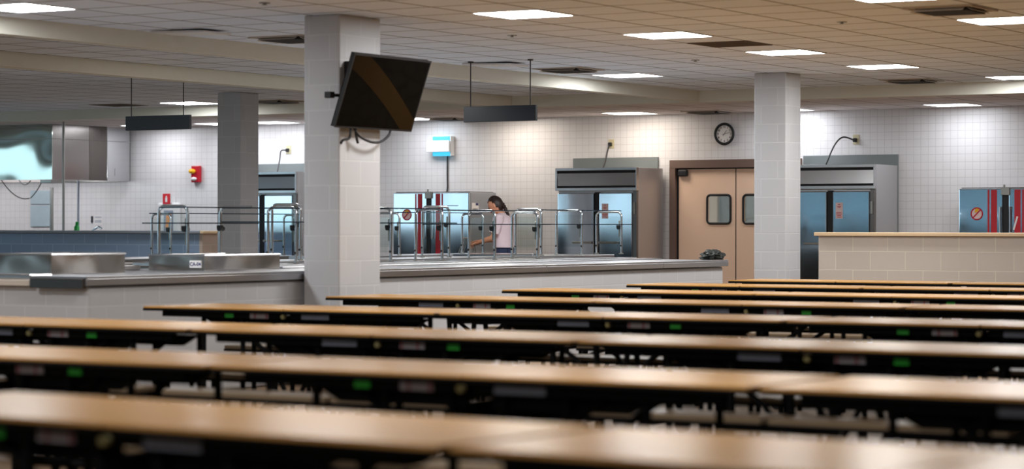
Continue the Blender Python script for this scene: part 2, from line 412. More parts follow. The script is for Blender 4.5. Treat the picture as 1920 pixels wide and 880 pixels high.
# block columns
def column(x0, x1, y0, y1, label):
    o = struct('column', MB().box(x0, x1, y0, y1, 0, CEIL, .012), 'block', org=(x1-.1, y0+.1, -.009), label=label)
    o['category'] = 'column'
    return o
column(-11.735, -11.38, 16.24, 16.83, 'white block column carrying the tilted television')
column(-11.81, -11.42, 24.91, 25.31, 'white block column between the double door and the low beige wall')
column(-19.52, -19.14, 25.12, 25.5, 'block column behind the glass sneeze guards on the left')
# low block walls with laminate caps
def low_wall(name, x0, x1, y0, y1, ztop, mat, capmat, over=.04, cap=.04):
    w = struct(name, MB().box(x0, x1, y0, y1, 0, ztop-cap), mat, org=(x0, y0, 0))
    MB().box(x0-over, x1+over, y0-over, y1+over, ztop-cap, ztop, .006).build('wall_cap', capmat, w)
    return w
low_wall('wall_kitchen_right', -11.02, 2, 24.9, 25.1, 1.222, 'blockbeige', 'capwood')
M['capgrey'] = plain('cap_grey', rgb(128, 134, 142), .5, noise=.04)
BX = atY(379, 440, 27.5).x
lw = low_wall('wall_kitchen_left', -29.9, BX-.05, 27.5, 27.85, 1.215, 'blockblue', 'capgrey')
MB().box(BX-.05, BX, 27.5, 27.85, 0, 1.175).build('end_block', 'endblock', lw)
MB().box(BX-.0095, BX+.05, 27.46, 27.89, 1.175, 1.215, .006).build('end_cap', 'capwood', lw)
# ------------------------------------------------------------------ serving counter
CXF = -11.75
cw = struct('wall_serving_line', MB().box(-12.15, CXF-.04, 13.66, 24.1, 0, .85, .03, 3), 'block', org=(CXF-.04, 13.66, .85-.15-.2032*3))
struct('wall_serving_end', MB().box(-17.5, -12.1, 13.663, 13.86, 0, .84), 'block', org=(CXF-.04, 13.663, .85-.15-.2032*3))
ct = thing('serving_counter', 'long stainless serving counter top on a low block wall', 'counter', (CXF, 13.6, .85))
MB().box(-12.28, CXF, 13.6, 24.14, .905, .922, .003).box(-13.46, -12.28, 13.93, 24.14, .905, .922).build('counter_top', 'steelb', ct)
fb = MB()
for a, b in ((13.6, 16.9), (16.905, 20.2), (20.205, 22.6), (22.605, 24.14)): fb.box(CXF-.02, CXF, a, b, .852, .9045, .004)
fb.build('fascia', 'steelb', ct)
MB().box(-12.28, CXF-.021, 13.58, 13.6, .83, .905, .004).build('end_plate', 'steeld', ct)
MB().box(-12.7, -12.5, 17, 24.0, .9225, .937, .005).build('tray_rib', 'steel', ct)
MB().box(-13.42, -12.75, 16.95, 23.9, .9225, .945, .004).build('well_surround', 'steelb', ct)
wp = MB()
for k in range(6): wp.box(-13.3, -12.86, 17.0+k*1.15, 17.9+k*1.15, .9452, .9482)
wp.build('well_cover', 'steeld', ct)
MB().box(-13.4, -12.2, 14.1, 24.0, .0, .904).build('counter_body', 'steeld', ct)
le = tag(MB().box(-17.5, -12.3, 13.6, 13.92, .845, .89, .005).build('counter_ledge', 'ledge', None, (-13, 13.6, .845)), 'beige laminate ledge at the left end of the serving counter', 'ledge')
pan = tag(MB().box(-13.3, -12.34, 13.66, 13.9, .891, .93, .01).build('tray_slide', 'steel', None, (-12.5, 13.9, .89)), 'low stainless tray slide lying on the beige ledge', 'tray slide')
# second and third counters further back
def back_counter(x0, x1, y0, y1, z, label):
    t = thing('food_bar', label, 'counter', (x0, y0, 0))
    MB().box(x0, x1, y0, y1, z-.04, z, .006).build('counter_top', 'steel', t)
    MB().box(x0+.05, x1-.05, y0+.05, y1-.05, .1, z-.041).build('cabinet', 'steeld', t)
    bl = MB()
    for x in (x0+.1, x1-.1):
        for y in (y0+.12, y1-.12): bl.cyl((x, y, 0), (x, y, .101), .03, 10)
    bl.build('foot', 'black', t)
    return t
back_counter(-14.25, -13.55, 17.1, 24.85, .962, 'stainless food bar directly behind the serving counter, under the tall glass guards')
back_counter(-16.1, -15.25, 22.0, 25.9, .955, 'stainless food bar beside the person, under the far glass guards')
back_counter(-18.2, -17.3, 18.6, 24.0, .93, 'stainless food bar at left in front of the blue block wall')
# open steel boxes standing on the counter
def steel_bin(x0, x1, y0, y1, z0, z1, label):
    t = thing('steel_well', label, 'steel well', (x1, y0, z0))
    w = .02; b = MB()
    b.box(x1-w, x1, y0, y1, z0, z1, .004).box(x0, x0+w, y0, y1, z0, z1, .004)
    b.box(x0+w, x1-w, y0, y0+w, z0, z1, .004).box(x0+w, x1-w, y1-w, y1, z0, z1, .004).box(x0+w, x1-w, y0+w, y1-w, z0, z0+.02)
    b.build('box', 'steelpan', t)
    r = MB(); r.tube([(x0, y0, z1), (x1, y0, z1), (x1, y1, z1), (x0, y1, z1)], .008, 8, closed=True)
    r.build('rolled_rim', 'steel', t, smooth=True)
    return t
s1 = steel_bin(-12.95, -12.4, 13.95, 14.8, .923, 1.072, 'open stainless box with shiny side, left end of the counter')
s2 = steel_bin(-12.98, -12.4, 15.79, 16.82, .923, 1.047, 'open stainless box with the white CA-04 tag')
pl = MB().box(-12.548, -12.425, 15.782, 15.789, .945, 1.005, .003).build('tag_plate', 'paper', s2)
text_mesh('tag_lettering', 'CA-04', .042, 'blueink', s2, (-12.487, 15.7815, .974), XU, ZU, .0008, bold=.0012)
s3 = tag(MB().box(-13.4, -12.99, 14.9, 15.7, .923, .965, .006).box(-13.36, -13.03, 14.95, 15.65, .965, .985, .004).build('steel_pan', 'steel', None, (-13.2, 15.3, .923)), 'shallow steel pan between the two open boxes', 'pan')
# crumpled cloth on the counter end
cb = bmesh.new(); bmesh.ops.create_icosphere(cb, subdivisions=4, radius=1)
from mathutils import noise as mnoise
for v in cb.verts:
    d = v.co.normalized(); k = 1+.38*mnoise.noise(d*2.6)+.2*mnoise.noise(d*6)
    v.co = Vector((d.x*.12*k, d.y*.15*k, max(-.03, d.z*.07*k*(.75+.5*(d.y+1)/2))))
bmk = MB(); bmk.bm.free(); bmk.bm = cb
q = atX(1335, 483, -11.94)
bmesh.ops.translate(cb, verts=cb.verts, vec=(q.x, q.y, .923+.031))
tag(bmk.build('crumpled_cloth', 'bag', None, (q.x, q.y, .922), smooth=True), 'dark crumpled cloth lying at the right end of the counter', 'cloth')
# ------------------------------------------------------------------ sneeze guards
def guard_frame(xr, y, w, z0, z1, label, group, both=True, arm=False):
    t = thing('sneeze_guard_frame', label, 'guard frame', (xr-w/2, y, z0), group)
    r = .055; rad = .0135; a, b = xr-w, xr
    if both: p = [Vector((a, y, z0))]+arc((a+r, y, z1-r), XU, ZU, r, PI, PI/2, 6)
    else: p = [Vector((a, y, z1))]
    p += [Vector((b, y, z1))] if arm else arc((b-r, y, z1-r), XU, ZU, r, PI/2, 0, 6)+[Vector((b, y, z0))]
    MB().tube(p, rad, 10).build('tube', 'tube', t, smooth=True)
    zc = z0+(z1-z0)*.7
    if arm: b = a+.03
    k = MB().cyl((b-.035, y-.014, zc-.035), (b-.035, y+.045, zc-.035), .023, 14).box(b-.058, b-.008, y-.018, y+.018, zc-.03, zc-.006, .004)
    k.build('clamp', 'knob', t, smooth=True)
    for x in ((a,) if arm else (a, b)):
        MB().cyl((x, y, z0), (x, y, z0+.012), .028, 14).build('flange', 'bracket', t, smooth=True)
        MB().ball((x, y-.014, z0+.1), .012, u=8, v=6).build('set_screw', 'knob', t, smooth=True)
    if not arm: MB().box(a+.03, b-.03, y-.004, y+.004, z0+.09, z1-.05).build('glass_panel', 'glass', t)
    if not arm: MB().box(b-.046, b-.022, y+.016, y+.028, z0+.2, z1-.1, .003).build('glass_clip', 'bracket', t)
    return t
def shelf_glass(x0, x1, y0, y1, z, label, group, name='glass_shelf'):
    t = thing(name, label, 'glass shelf', ((x0+x1)/2, y0, z), group)
    MB().box(x0, x1, y0, y1, z-.005, z+.005).build('pane', 'glass', t)
    e = MB(); e.box(x1, x1+.004, y0, y1, z-.005, z+.005).box(x0, x1, y0-.004, y0, z-.005, z+.005)
    e.build('polished_edge', 'glassedge', t)
    return t
g1 = 'tube frames of the front glass guard'
XF = -12.93
for xp, zt, txt in ((352, 1.452, 'above the open box with the CA-04 tag'), (555, 1.452, 'just left of the television column'),
                    (733, 1.455, 'just right of the television column'), (829, 1.45, 'in front of the red-striped heated cabinet'),
                    (928, 1.442, 'in front of the person\'s arm'), (1008, 1.432, 'just right of the person')):
    xf = XF-.09 if xp == 352 else XF
    y = atX(xp, 440, xf).y
    guard_frame(xf, y, .31, .946 if y > 16.5 else .923, zt, 'front chrome guard frame '+txt, g1)
y413 = atX(413, 440, XF-.31).y
guard_frame(XF+.03, y413, .34, .946 if y413 > 16.9 else .9235, 1.45, 'front chrome guard post with a side arm before the far left column', g1, arm=True)
g2 = 'tube frames of the middle glass guard'
XM = -13.62
for xp, zt, txt in ((563, 1.49, 'partly hidden behind the television column'), (842, 1.488, 'before the heated cabinet, right one of the close pair'),
                    (1015, 1.474, 'right of the person, before bare tile'), (1091, 1.466, 'before the left door of the refrigerator'),
                    (1165, 1.454, 'before the right door of the refrigerator, last of the row')):
    y = atX(xp, 440, XM).y
    guard_frame(XM, y, .33, .9625, zt, 'middle chrome guard frame '+txt, g2, both=True)
g3 = 'tube frames of the far glass guard'
XB = -15.5
for xp, txt in ((749, 'far left of the heated cabinet'), (906, 'before the heated cabinet\'s bare side')):
    y = atX(xp, 440, XB).y
    guard_frame(XB, y, .30, .9555, 1.435, 'far chrome guard frame '+txt, g3)
XL = -17.55
for xp, txt in ((320, 'at the far left before the white dispenser'), (566, 'behind the left edge of the television column')):
    y = atX(xp, 440, XL).y
    guard_frame(XL, y, .27, .9305, 1.42, 'small rear chrome guard frame '+txt, g3)
def gy(xp, X): return atX(xp, 440, X).y
gs = 'clear glass shelves of the guards'
shelf_glass(XF-.28, XF+.03, gy(352, XF)-.03, gy(552, XF)+.05, 1.444, 'clear top glass of the front guard left of the television column', gs)
shelf_glass(XF-.28, XF+.03, gy(735, XF)-.1, gy(825, XF), 1.455, 'clear top glass of the front guard before the heated cabinet', gs)
shelf_glass(XF-.28, XF+.03, gy(836, XF), gy(1000, XF), 1.444, 'clear top glass of the front guard before the person', gs)
shelf_glass(XF-.36, XF+.09, gy(330, XF), gy(470, XF), 1.31, 'clear middle shelf over the CA-04 box', gs)
shelf_glass(XF-.36, XF+.09, gy(475, XF), gy(557, XF), 1.322, 'clear middle shelf left of the television column', gs)
shelf_glass(XF-.36, XF+.09, gy(720, XF), gy(842, XF), 1.316, 'clear middle shelf before the heated cabinet', gs)
shelf_glass(XF-.36, XF+.09, gy(850, XF), gy(1018, XF), 1.305, 'clear middle shelf before the person', gs)
shelf_glass(XM-.30, XM+.03, gy(1020, XM), gy(1085, XM), 1.466, 'clear top glass between the frames before the refrigerator\'s left door', gs)
shelf_glass(XM-.30, XM+.03, gy(1096, XM), gy(1160, XM), 1.466, 'clear top glass between the frames before the refrigerator\'s right door', gs)
shelf_glass(XM-.38, XM+.1, gy(1020, XM), gy(1172, XM), 1.308, 'clear middle shelf before the refrigerator', gs)
shelf_glass(XB-.28, XB+.03, gy(752, XB), gy(900, XB), 1.443, 'clear far top glass before the heated cabinet doors', gs)
shelf_glass(XL-.27, XL+.03, gy(315, XL), gy(560, XL), 1.428, 'clear rear top glass before the left column', gs)
# blue-grey steel tray beneath the frame beside the person
tag(MB().box(-14.2, -13.66, gy(935, XM), gy(1012, XM), .9625, .985, .006).build('steel_tray', 'fdoor', None, (-13.9, gy(935, XM), .9625)), 'bluish steel tray on the food bar beside the person', 'tray')
# ------------------------------------------------------------------ refrigerators
def fridge(xl, label, notice, w=1.275, yf=29.85, yb=30.62, zt=2.1):
    t = thing('reach_in_refrigerator', label, 'refrigerator', (xl+w/2, yf, 0), 'refrigerators along the back wall')
    xr = xl+w
    MB().box(xl, xr, yf+.05, yb, .12, zt, .004).build('body', 'steelside', t)
    g = MB().box(xl-.015, xr, yf-.02, yf+.049, 2.062, zt, .003).box(xl-.015, xr, yf-.02, yf+.049, 1.78, 1.822, .003)
    g.box(xl-.015, xl+.012, yf-.02, yf+.049, 1.822, 2.062).box(xr-.014, xr, yf-.02, yf+.049, 1.822, 2.062)
    g.build('grille_frame', 'steel', t)
    MB().box(xl+.012, xr-.0145, yf+.035, yf+.049, 1.8225, 2.0615).build('grille_slot', 'rubber', t)
    MB().obox(((xl+xr)/2, yf+.008, 1.937), XU, (0, 1, -.1), (0, .1, 1), w/2-.02, .008, .088).build('grille_panel', 'steel', t)
    mid = (xl+xr)/2
    for k, (a, b) in enumerate(((xl+.01, mid-.045), (mid+.04, xr-.075))):
        d = MB().box(a, b, yf, yf+.049, .3, 1.75, .012, 3).build('door', 'fdoor', t)
        hx = b-.03 if k == 0 else a+.03
        s = -1 if k == 0 else 1
        MB().cyl((hx, yf-.045, 1.06), (hx+s*.28, yf-.045, 1.06), .014).cyl((hx, yf, 1.06), (hx, yf-.05, 1.06), .018).cyl((hx+s*.26, yf, 1.06), (hx+s*.26, yf-.05, 1.06), .012).build('handle', 'bracket', d, smooth=True)
    MB().box(mid-.04, mid+.035, yf+.02, yf+.0495, .3, 1.76).build('door_gap', 'rubber', t)
    MB().box(xr-.068, xr-.005, yf+.005, yf+.0495, .3, 1.77, .003).build('hinge_stile', 'steeld', t)
    MB().box(xr-.06, xr-.03, yf-.012, yf+.004, 1.45, 1.62, .004).build('hinge', 'bracket', t)
    MB().box(xl+.02, xr-.02, yf+.06, yf+.08, .12, .29).build('kick_plate', 'rubber', t)
    f = MB()
    for x in (xl+.08, xr-.08):
        for y in (yf+.15, yb-.1): f.cyl((x, y, 0), (x, y, .121), .03, 10)
    f.build('foot', 'bracket', t)
    if notice:
        a = mid+.085
        n = MB().box(a, a+.1, yf-.003, yf+.0, 1.39, 1.6).build('notice', 'pinkpaper', t)
        nt = MB()
        for k, (zz, ww) in enumerate(((1.575, .03), (1.55, .05), (1.535, .04), (1.47, .07), (1.45, .08), (1.43, .06), (1.41, .07))): nt.box(a+.05-ww/2, a+.05+ww/2, yf-.0045, yf-.003, zz-.004, zz+.004)
        nt.build('notice_print', 'redink', n)
    return t
fridge(-17.2, 'tall stainless two-door refrigerator left of the tan double doors', True)
fridge(-13.69, 'tall stainless two-door refrigerator behind the right block column', True)
fridge(-22.98, 'tall stainless refrigerator seen between the two left columns', False)
for k, (a, b, zt) in enumerate(((-17.4, -16.03, 2.262), (-13.8, -12.43, 2.25), (-23.05, -21.68, 2.247))):
    tag(MB().box(a, b, WALLY-.04, WALLY-.001, 0, zt, .004).build('filler_panel', 'trimgrey', None, (a, WALLY, 0)),
        'grey metal wall panel behind the refrigerator '+('beside the tan doors', 'behind the right column', 'between the left columns')[k], 'wall panel', 'grey wall panels behind refrigerators')
# outlets with plugs and cords above the refrigerators
def outlet(px, py, label, pts):
    q = atY(px, py, WALLY-.01)
    t = thing('wall_outlet', label, 'outlet', (q.x, WALLY, q.z), 'outlets above the refrigerators')
    MB().box(q.x-.045, q.x+.045, WALLY-.012, WALLY-.001, q.z-.065, q.z+.065, .004).build('cover_plate', 'ivory', t)
    MB().box(q.x-.03, q.x+.02, WALLY-.06, WALLY-.012, q.z-.035, q.z+.02, .01).build('plug', 'rubber', t)
    P = [Vector((q.x-.005, WALLY-.055, q.z-.01))]+[Vector((q.x+dx, WALLY-.07-dy, q.z+dz)) for dx, dy, dz in pts]
    S = []
    for i in range(len(P)-1):
        p0, p1, p2, p3 = P[max(i-1, 0)], P[i], P[i+1], P[min(i+2, len(P)-1)]
        for k in range(6):
            u = k/6; S.append(.5*((2*p1)+(p2-p0)*u+(2*p0-5*p1+4*p2-p3)*u*u+(3*p1-p0-3*p2+p3)*u**3))
    S.append(P[-1])
    MB().tube(S, .011, 8).build('cord', 'wire', t, smooth=True)
outlet(1146, 270, 'wall outlet with a cord hanging to the refrigerator by the tan doors', [(-.015, .03, -.12), (-.005, .12, -.28), (-.03, .2, -.42)])
outlet(1605, 262, 'wall outlet with an arching cord above the refrigerator right of the column', [(-.12, .1, .03), (-.2, .2, -.08), (-.27, .3, -.32), (-.28, .3, -.345)])
outlet(541, 281, 'wall outlet with a short cord above the left refrigerator', [(-.06, .05, -.02), (-.05, .1, -.15), (-.02, .2, -.34)])
# ------------------------------------------------------------------ heated cabinets
def heated_cabinet(xl, label, deep, sticker, w=1.31, yf=29.86, zt=1.775, tagr=False, notice=False, mark=False):
    t = thing('heated_cabinet', label, 'heated cabinet', (xl+w/2, yf, 0), 'red-striped heated cabinets')
    xr = xl+w; mid = xl+w*.478
    MB().box(xl, xr, yf+.04, yf+.75, .16, zt, .01).build('body', 'steelb', t)
    for k, (a, b) in enumerate(((xl+.005, mid-.04), (mid+.04, xr-.005))):
        d = MB().box(a, b, yf, yf+.039, .2, zt-.008, .008).build('door', 'fdoor', t)
        s = MB(); e = b if k == 0 else a; g = -1 if k == 0 else 1
        x = [e+g*.075, e+g*.155]; y = [e+g*.175, e+g*.2]
        MB().box(min(x), max(x), yf-.002, yf, .2, zt-.02).box(min(y), max(y), yf-.002, yf, .2, zt-.02).build('red_stripe', 'red', d)
        hx = e+g*.025
        MB().cyl((hx, yf-.03, 1.1), (hx, yf-.03, 1.54), .011).box(hx-.014, hx+.014, yf-.03, yf, 1.5, 1.53).box(hx-.014, hx+.014, yf-.03, yf, 1.1, 1.13).build('handle', 'tube', d, smooth=True)
    MB().box(mid-.038, mid+.038, yf+.01, yf+.0395, .2, zt-.01).build('centre_channel', 'rubber', t)
    MB().box(mid-.055, mid+.055, yf-.03, yf+.035, zt-.09, zt+.012, .005).cyl((mid-.02, yf, zt), (mid-.02, yf, zt+.045), .012).build('latch_block', 'bracket', t)
    MB().box(xl+.02, xr-.02, yf+.05, yf+.7, zt, zt+.01, .003).build('top_cover', 'steeld', t)
    f = MB()
    for x in (xl+.1, xr-.1):
        for y in (yf+.12, yf+.66): f.cyl((x-.02, y, .06), (x+.02, y, .06), .06, 16).box(x-.03, x+.03, y-.02, y+.02, .08, .161)
    f.build('caster', 'rubber', t)
    # round prohibition sticker with a yellow figure
    cx_, cz_ = xl+.243, 1.45; R = .075
    st = MB().tube(arc((cx_, yf-.003, cz_), XU, ZU, R, 0, 2*PI*35/36, 35), .0085, 6, closed=True)
    st.obox((cx_, yf-.003, cz_), (1, 0, 1), YU, (-1, 0, 1), R, .003, .008).build('ban_sticker', 'redink', t)
    MB().prism(arc((cx_, yf-.0005, cz_), XU, ZU, R-.004, 0, 2*PI*23/24, 23), (0, -.001, 0)).build('sticker_disc', 'pinkpaper', t)
    MB().prism([(cx_-.03, yf-.0016, cz_+.015), (cx_+.005, yf-.0016, cz_+.02), (cx_+.035, yf-.0016, cz_+.055), (cx_+.01, yf-.0016, cz_+.085), (cx_-.02, yf-.0016, cz_+.06)], (0, -.004, 0)).build('sticker_figure', 'yellow', t)
    if tagr:
        MB().box(xr, xr+.002, yf+.08, yf+.26, 1.47, 1.62).build('rating_label', 'paper', t)
        MB().box(xr+.002, xr+.003, yf+.18, yf+.25, 1.585, 1.618).build('label_square', 'blueink', t)
        lb = MB()
        for k in range(4): lb.box(xr+.002, xr+.003, yf+.1+.035*k, yf+.125+.035*k, 1.505, 1.54)
        lb.build('label_print', 'ink', t)
    if notice:
        a = mid+.27
        MB().box(a, a+.12, yf-.003, yf, 1.37, 1.56).build('notice', 'paper', t)
        nt = MB().tube(arc((a+.06, yf-.004, 1.51), XU, ZU, .028, 0, 2*PI*15/16, 15), .003, 5, closed=True)
        for z_, ww in ((1.455, .08), (1.43, .09), (1.405, .06)): nt.box(a+.06-ww/2, a+.06+ww/2, yf-.0045, yf-.003, z_-.004, z_+.004)
        nt.build('notice_print', 'ink', t)
        MB().obox((mid+.13, yf-.004, 1.33), (.3, 0, 1), YU, (1, 0, -.3), .09, .002, .011).build('tape_strip', 'paper', t)
    if mark:
        MB().box(mid+.29, mid+.5, yf-.001, yf, 1.575, 1.587).build('scuff_mark', 'plate', t)
    return t
heated_cabinet(-19.97, 'bright steel heated cabinet with red stripes beside the person', 1, 1, tagr=True, mark=True)
heated_cabinet(-11.27, 'blue-grey heated cabinet with red stripes behind the right low wall', 1, 1, notice=True)
# ------------------------------------------------------------------ double door
dr = struct('door_1', MB().box(DX0, DX0+.09, WALLY-.03, WALLY+.12, 0, 2.1).box(DX1-.09, DX1, WALLY-.03, WALLY+.12, 0, 2.1).box(DX0, DX1, WALLY-.03, WALLY+.12, 2.1, 2.215, .004), 'bronze', org=(DX0, WALLY, 0))
mid = -14.85
for k, (a, b, wa, wb_) in enumerate(((DX0+.115, mid-.008, -15.29, -14.93), (mid+.008, DX1-.115, -14.735, -14.375))):
    za, zb = 1.325, 1.722; y = WALLY+.04; th = .05
    d = MB()
    xs = [a, wa, wb_, b]; zz = [.01, za, zb, 2.085]
    Vv = {(i, j, s): d.bm.verts.new((xs[i], y+th*s, zz[j])) for i in range(4) for j in range(4) for s in (0, 1)}
    for i in range(3):
        for j in range(3):
            if (i, j) == (1, 1): continue
            for s in (0, 1): d.bm.faces.new([Vv[i, j, s], Vv[i+1, j, s], Vv[i+1, j+1, s], Vv[i, j+1, s]])
    edges = [((i, 0), (i+1, 0)) for i in range(3)]+[((i, 3), (i+1, 3)) for i in range(3)]+[((0, j), (0, j+1)) for j in range(3)]+[((3, j), (3, j+1)) for j in range(3)]
    edges += [((1, 1), (2, 1)), ((1, 2), (2, 2)), ((1, 1), (1, 2)), ((2, 1), (2, 2))]
    for p, q_ in edges: d.bm.faces.new([Vv[p[0], p[1], 0], Vv[q_[0], q_[1], 0], Vv[q_[0], q_[1], 1], Vv[p[0], p[1], 1]])
    leaf = d.build('door_leaf', 'doortan', dr)
    R = .05; gk = []
    for c, a0 in (((wb_-R, zb-R), 0), ((wa+R, zb-R), PI/2), ((wa+R, za+R), PI), ((wb_-R, za+R), 3*PI/2)):
        gk += arc((c[0], y-.004, c[1]), XU, ZU, R, a0, a0+PI/2, 6)
    MB().tube(gk, .017, 8, closed=True).build('window_gasket', 'rubber', leaf, smooth=True)
    MB().box(wa, wb_, y+.02, y+.026, za, zb).build('pane', 'glass', leaf)
MB().box(mid-.0078, mid+.0078, WALLY+.045, WALLY+.08, .01, 2.085).build('edge_seal', 'rubber', dr)
MB().box(DX0+.091, DX0+.1145, WALLY+.03, WALLY+.1, 0, 2.1).build('jamb_seal', 'rubber', dr)
MB().box(DX0+.091, DX1-.091, WALLY+.03, WALLY+.1, 2.086, 2.0995).build('head_seal', 'rubber', dr)
MB().box(DX0+.125, DX0+.27, WALLY-.03, WALLY+.039, 1.985, 2.08, .02).build('door_closer', 'rubber', dr)
# clock
ck = atY(1360, 251.5, WALLY); t = thing('wall_clock', 'round black-rimmed wall clock above the tan double doors', 'clock', (ck.x, WALLY, ck.z))
cy_ = WALLY-.045
MB().tube(arc((ck.x, cy_+.01, ck.z), XU, ZU, .138, 0, 2*PI*47/48, 47), .019, 10, closed=True).build('rim', 'rubber', t, smooth=True)
MB().cyl((ck.x, WALLY-.002, ck.z), (ck.x, cy_+.015, ck.z), .135, 40).build('face', 'paper', t)
for k in range(1, 13):
    an = PI/2-k*PI/6
    text_mesh('numeral', str(k), .036, 'ink', t, (ck.x+.098*math.cos(an), cy_+.013, ck.z+.098*math.sin(an)), XU, ZU, .001, bold=.0006)
for ln, an, w in ((.062, PI/2-2*PI*(1+13/60)/12, .006), (.1, PI/2-2*PI*13/60, .0045)):
    d_ = Vector((math.cos(an), 0, math.sin(an)))
    MB().obox(Vector((ck.x, cy_+.008, ck.z))+d_*(ln/2-.015), d_, YU, d_.cross(YU), ln/2+.015, .001, w/2).build('hand', 'ink', t)
# bug lamp with hanging cord
bl = atY(831, 275, WALLY); t = thing('insect_lamp', 'white wall insect lamp glowing blue above and below', 'lamp', (bl.x, WALLY, bl.z))
MB().box(bl.x-.21, bl.x+.19, WALLY-.14, WALLY-.1, bl.z-.085, bl.z+.085, .008).build('front_shield', 'white', t)
MB().box(bl.x-.13, bl.x+.2, WALLY-.03, WALLY-.001, bl.z-.14, bl.z+.15, .005).box(bl.x+.185, bl.x+.2, WALLY-.1, WALLY-.03, bl.z-.14, bl.z+.15).build('back_plate', 'white', t)
for sgn in (-1, 1):
    zc = bl.z+(.118 if sgn > 0 else -.113)
    MB().box(bl.x-.13, bl.x+.17, WALLY-.098, WALLY-.032, zc-.03, zc+.03, .012).build('tube_lamp', 'uvglow', t)
MB().tube([(bl.x+.09, WALLY-.02, bl.z-.14), (bl.x+.085, WALLY-.02, bl.z-.4), (bl.x+.09, WALLY-.02, bl.z-.6), (bl.x+.06, WALLY-.02, bl.z-.8)], .011, 8).build('cord', 'wire', t, smooth=True)
# fire alarm
fa = atY(369, 328, WALLY); t = thing('fire_alarm', 'red wall fire alarm with amber lamp and white strobe', 'fire alarm', (fa.x, WALLY, fa.z))
MB().box(fa.x-.06, fa.x+.1, WALLY-.07, WALLY-.001, fa.z-.12, fa.z+.14, .01).build('housing', 'red', t)
MB().ball((fa.x-.03, WALLY-.08, fa.z+.055), .065, .05, .04).build('amber_lens', 'yellow', t, smooth=True)
MB().ball((fa.x+.0, WALLY-.075, fa.z-.065), .055, .03, .03).build('strobe', 'white', t, smooth=True)
# extinguisher sign
es = atY(319.5, 373.5, WALLY); t = thing('extinguisher_sign', 'small red sign with a white extinguisher picture above the dispenser', 'sign', (es.x, WALLY, es.z))
MB().box(es.x-.075, es.x+.075, WALLY-.1, WALLY-.094, es.z-.08, es.z+.085).build('plate', 'redsign', t)
MB().box(es.x+.076, es.x+.1, WALLY-.094, WALLY-.001, es.z-.07, es.z+.08).build('standoff', 'white', t)
MB().box(es.x-.022, es.x+.018, WALLY-.103, WALLY-.1, es.z-.05, es.z+.025, .001).box(es.x-.012, es.x+.012, WALLY-.103, WALLY-.1, es.z+.027, es.z+.05).build('pictogram', 'white', t)
MB().prism([(es.x-.075, WALLY-.097, es.z-.08), (es.x-.03, WALLY-.097, es.z-.08), (es.x-.05, WALLY-.097, es.z-.15)], (0, -.004, 0)).build('pointer', 'plate', t)
# paper towel dispenser
dp = atY(320, 430, WALLY); t = thing('towel_dispenser', 'white paper towel dispenser on the tile wall, orange inside', 'dispenser', (dp.x, WALLY, dp.z))
MB().box(dp.x-.21, dp.x+.22, WALLY-.085, WALLY-.001, dp.z-.15, dp.z+.42, .03).build('housing', 'white', t)
MB().box(dp.x-.07, dp.x+.12, WALLY-.089, WALLY-.0845, dp.z-.1, dp.z+.3, .004).build('window', 'plate', t)
MB().prism([(dp.x-.03, WALLY-.09, dp.z+.02), (dp.x+.06, WALLY-.09, dp.z+.04), (dp.x+.08, WALLY-.09, dp.z+.24), (dp.x-.01, WALLY-.09, dp.z+.24)], (0, -.006, 0)).build('orange_pack', 'orange', t)
# instruction sign with the arrow
sg = atY(180, 412.5, WALLY); t = thing('notice_sign', 'small white notice with a black arrow on the left tile wall', 'sign', (sg.x, WALLY, sg.z))
MB().box(sg.x-.04, sg.x+.14, WALLY-.006, WALLY-.001, sg.z-.08, sg.z+.07).build('sheet', 'paper', t)
ar = MB().prism([(sg.x-.1, WALLY-.004, sg.z-.02), (sg.x-.1, WALLY-.004, sg.z+.06), (sg.x-.06, WALLY-.004, sg.z+.06), (sg.x-.06, WALLY-.004, sg.z-.02), (sg.x-.05, WALLY-.004, sg.z-.02), (sg.x-.08, WALLY-.004, sg.z-.065), (sg.x-.11, WALLY-.004, sg.z-.02)], (0, -.003, 0))
ar.build('arrow', 'ink', t)
nt = MB()
for k, z_ in enumerate((.05, .035, -.01, -.025, -.04)): nt.box(sg.x-.02, sg.x+.12, WALLY-.008, WALLY-.006, sg.z+z_-.004, sg.z+z_+.004)
nt.build('print_lines', 'plate', t)
# ------------------------------------------------------------------ exhaust hood and steel at left
hc = -25.55; t = thing('exhaust_hood', 'big stainless exhaust hood hanging from the kitchen ceiling', 'hood', (hc-1, 28.75, 2.0))
HY0, HY1, HX0 = 28.76, 30.62, -29.7
for (a, b) in ((2.0, 2.625), (2.632, 2.858)):
    MB().box(HX0, hc, HY0, HY0+.012, a, b).build('front_panel', 'hood', t)
    for (c, d) in ((HY0+.013, 29.62), (29.63, 30.05), (30.06, HY1)):
        MB().box(hc-.012, hc, c, d, a, b).build('side_panel', 'steel' if c > 30 else 'steelx' if c > 29.5 else 'steeld', t)  # panel tones stand for dark and bright reflections along the side
    MB().box(HX0, hc, HY1-.012, HY1-.001, a, b).build('back_panel', 'steeld', t)
MB().box(HX0, hc-.013, HY0+.05, HY0+.1, 2.0, 2.05).box(hc-.1, hc-.013, HY0+.1, HY1-.02, 2.0, 2.05).build('drip_rail', 'steel', t)
MB().box(hc+.0, hc+.005, 30.24, 30.46, 2.08, 2.2, .001).build('access_hatch', 'steel', t)
MB().box(hc-.35, hc-.12, HY0+.12, HY0+.4, 1.945, 1.999, .01).build('junction_box', 'bracket', t)
for x in (-28.6, -26.6):
    MB().box(x-.6, x+.6, 29.5, 29.75, 2.08, 2.14, .01).build('hood_light', 'hoodlight', t)
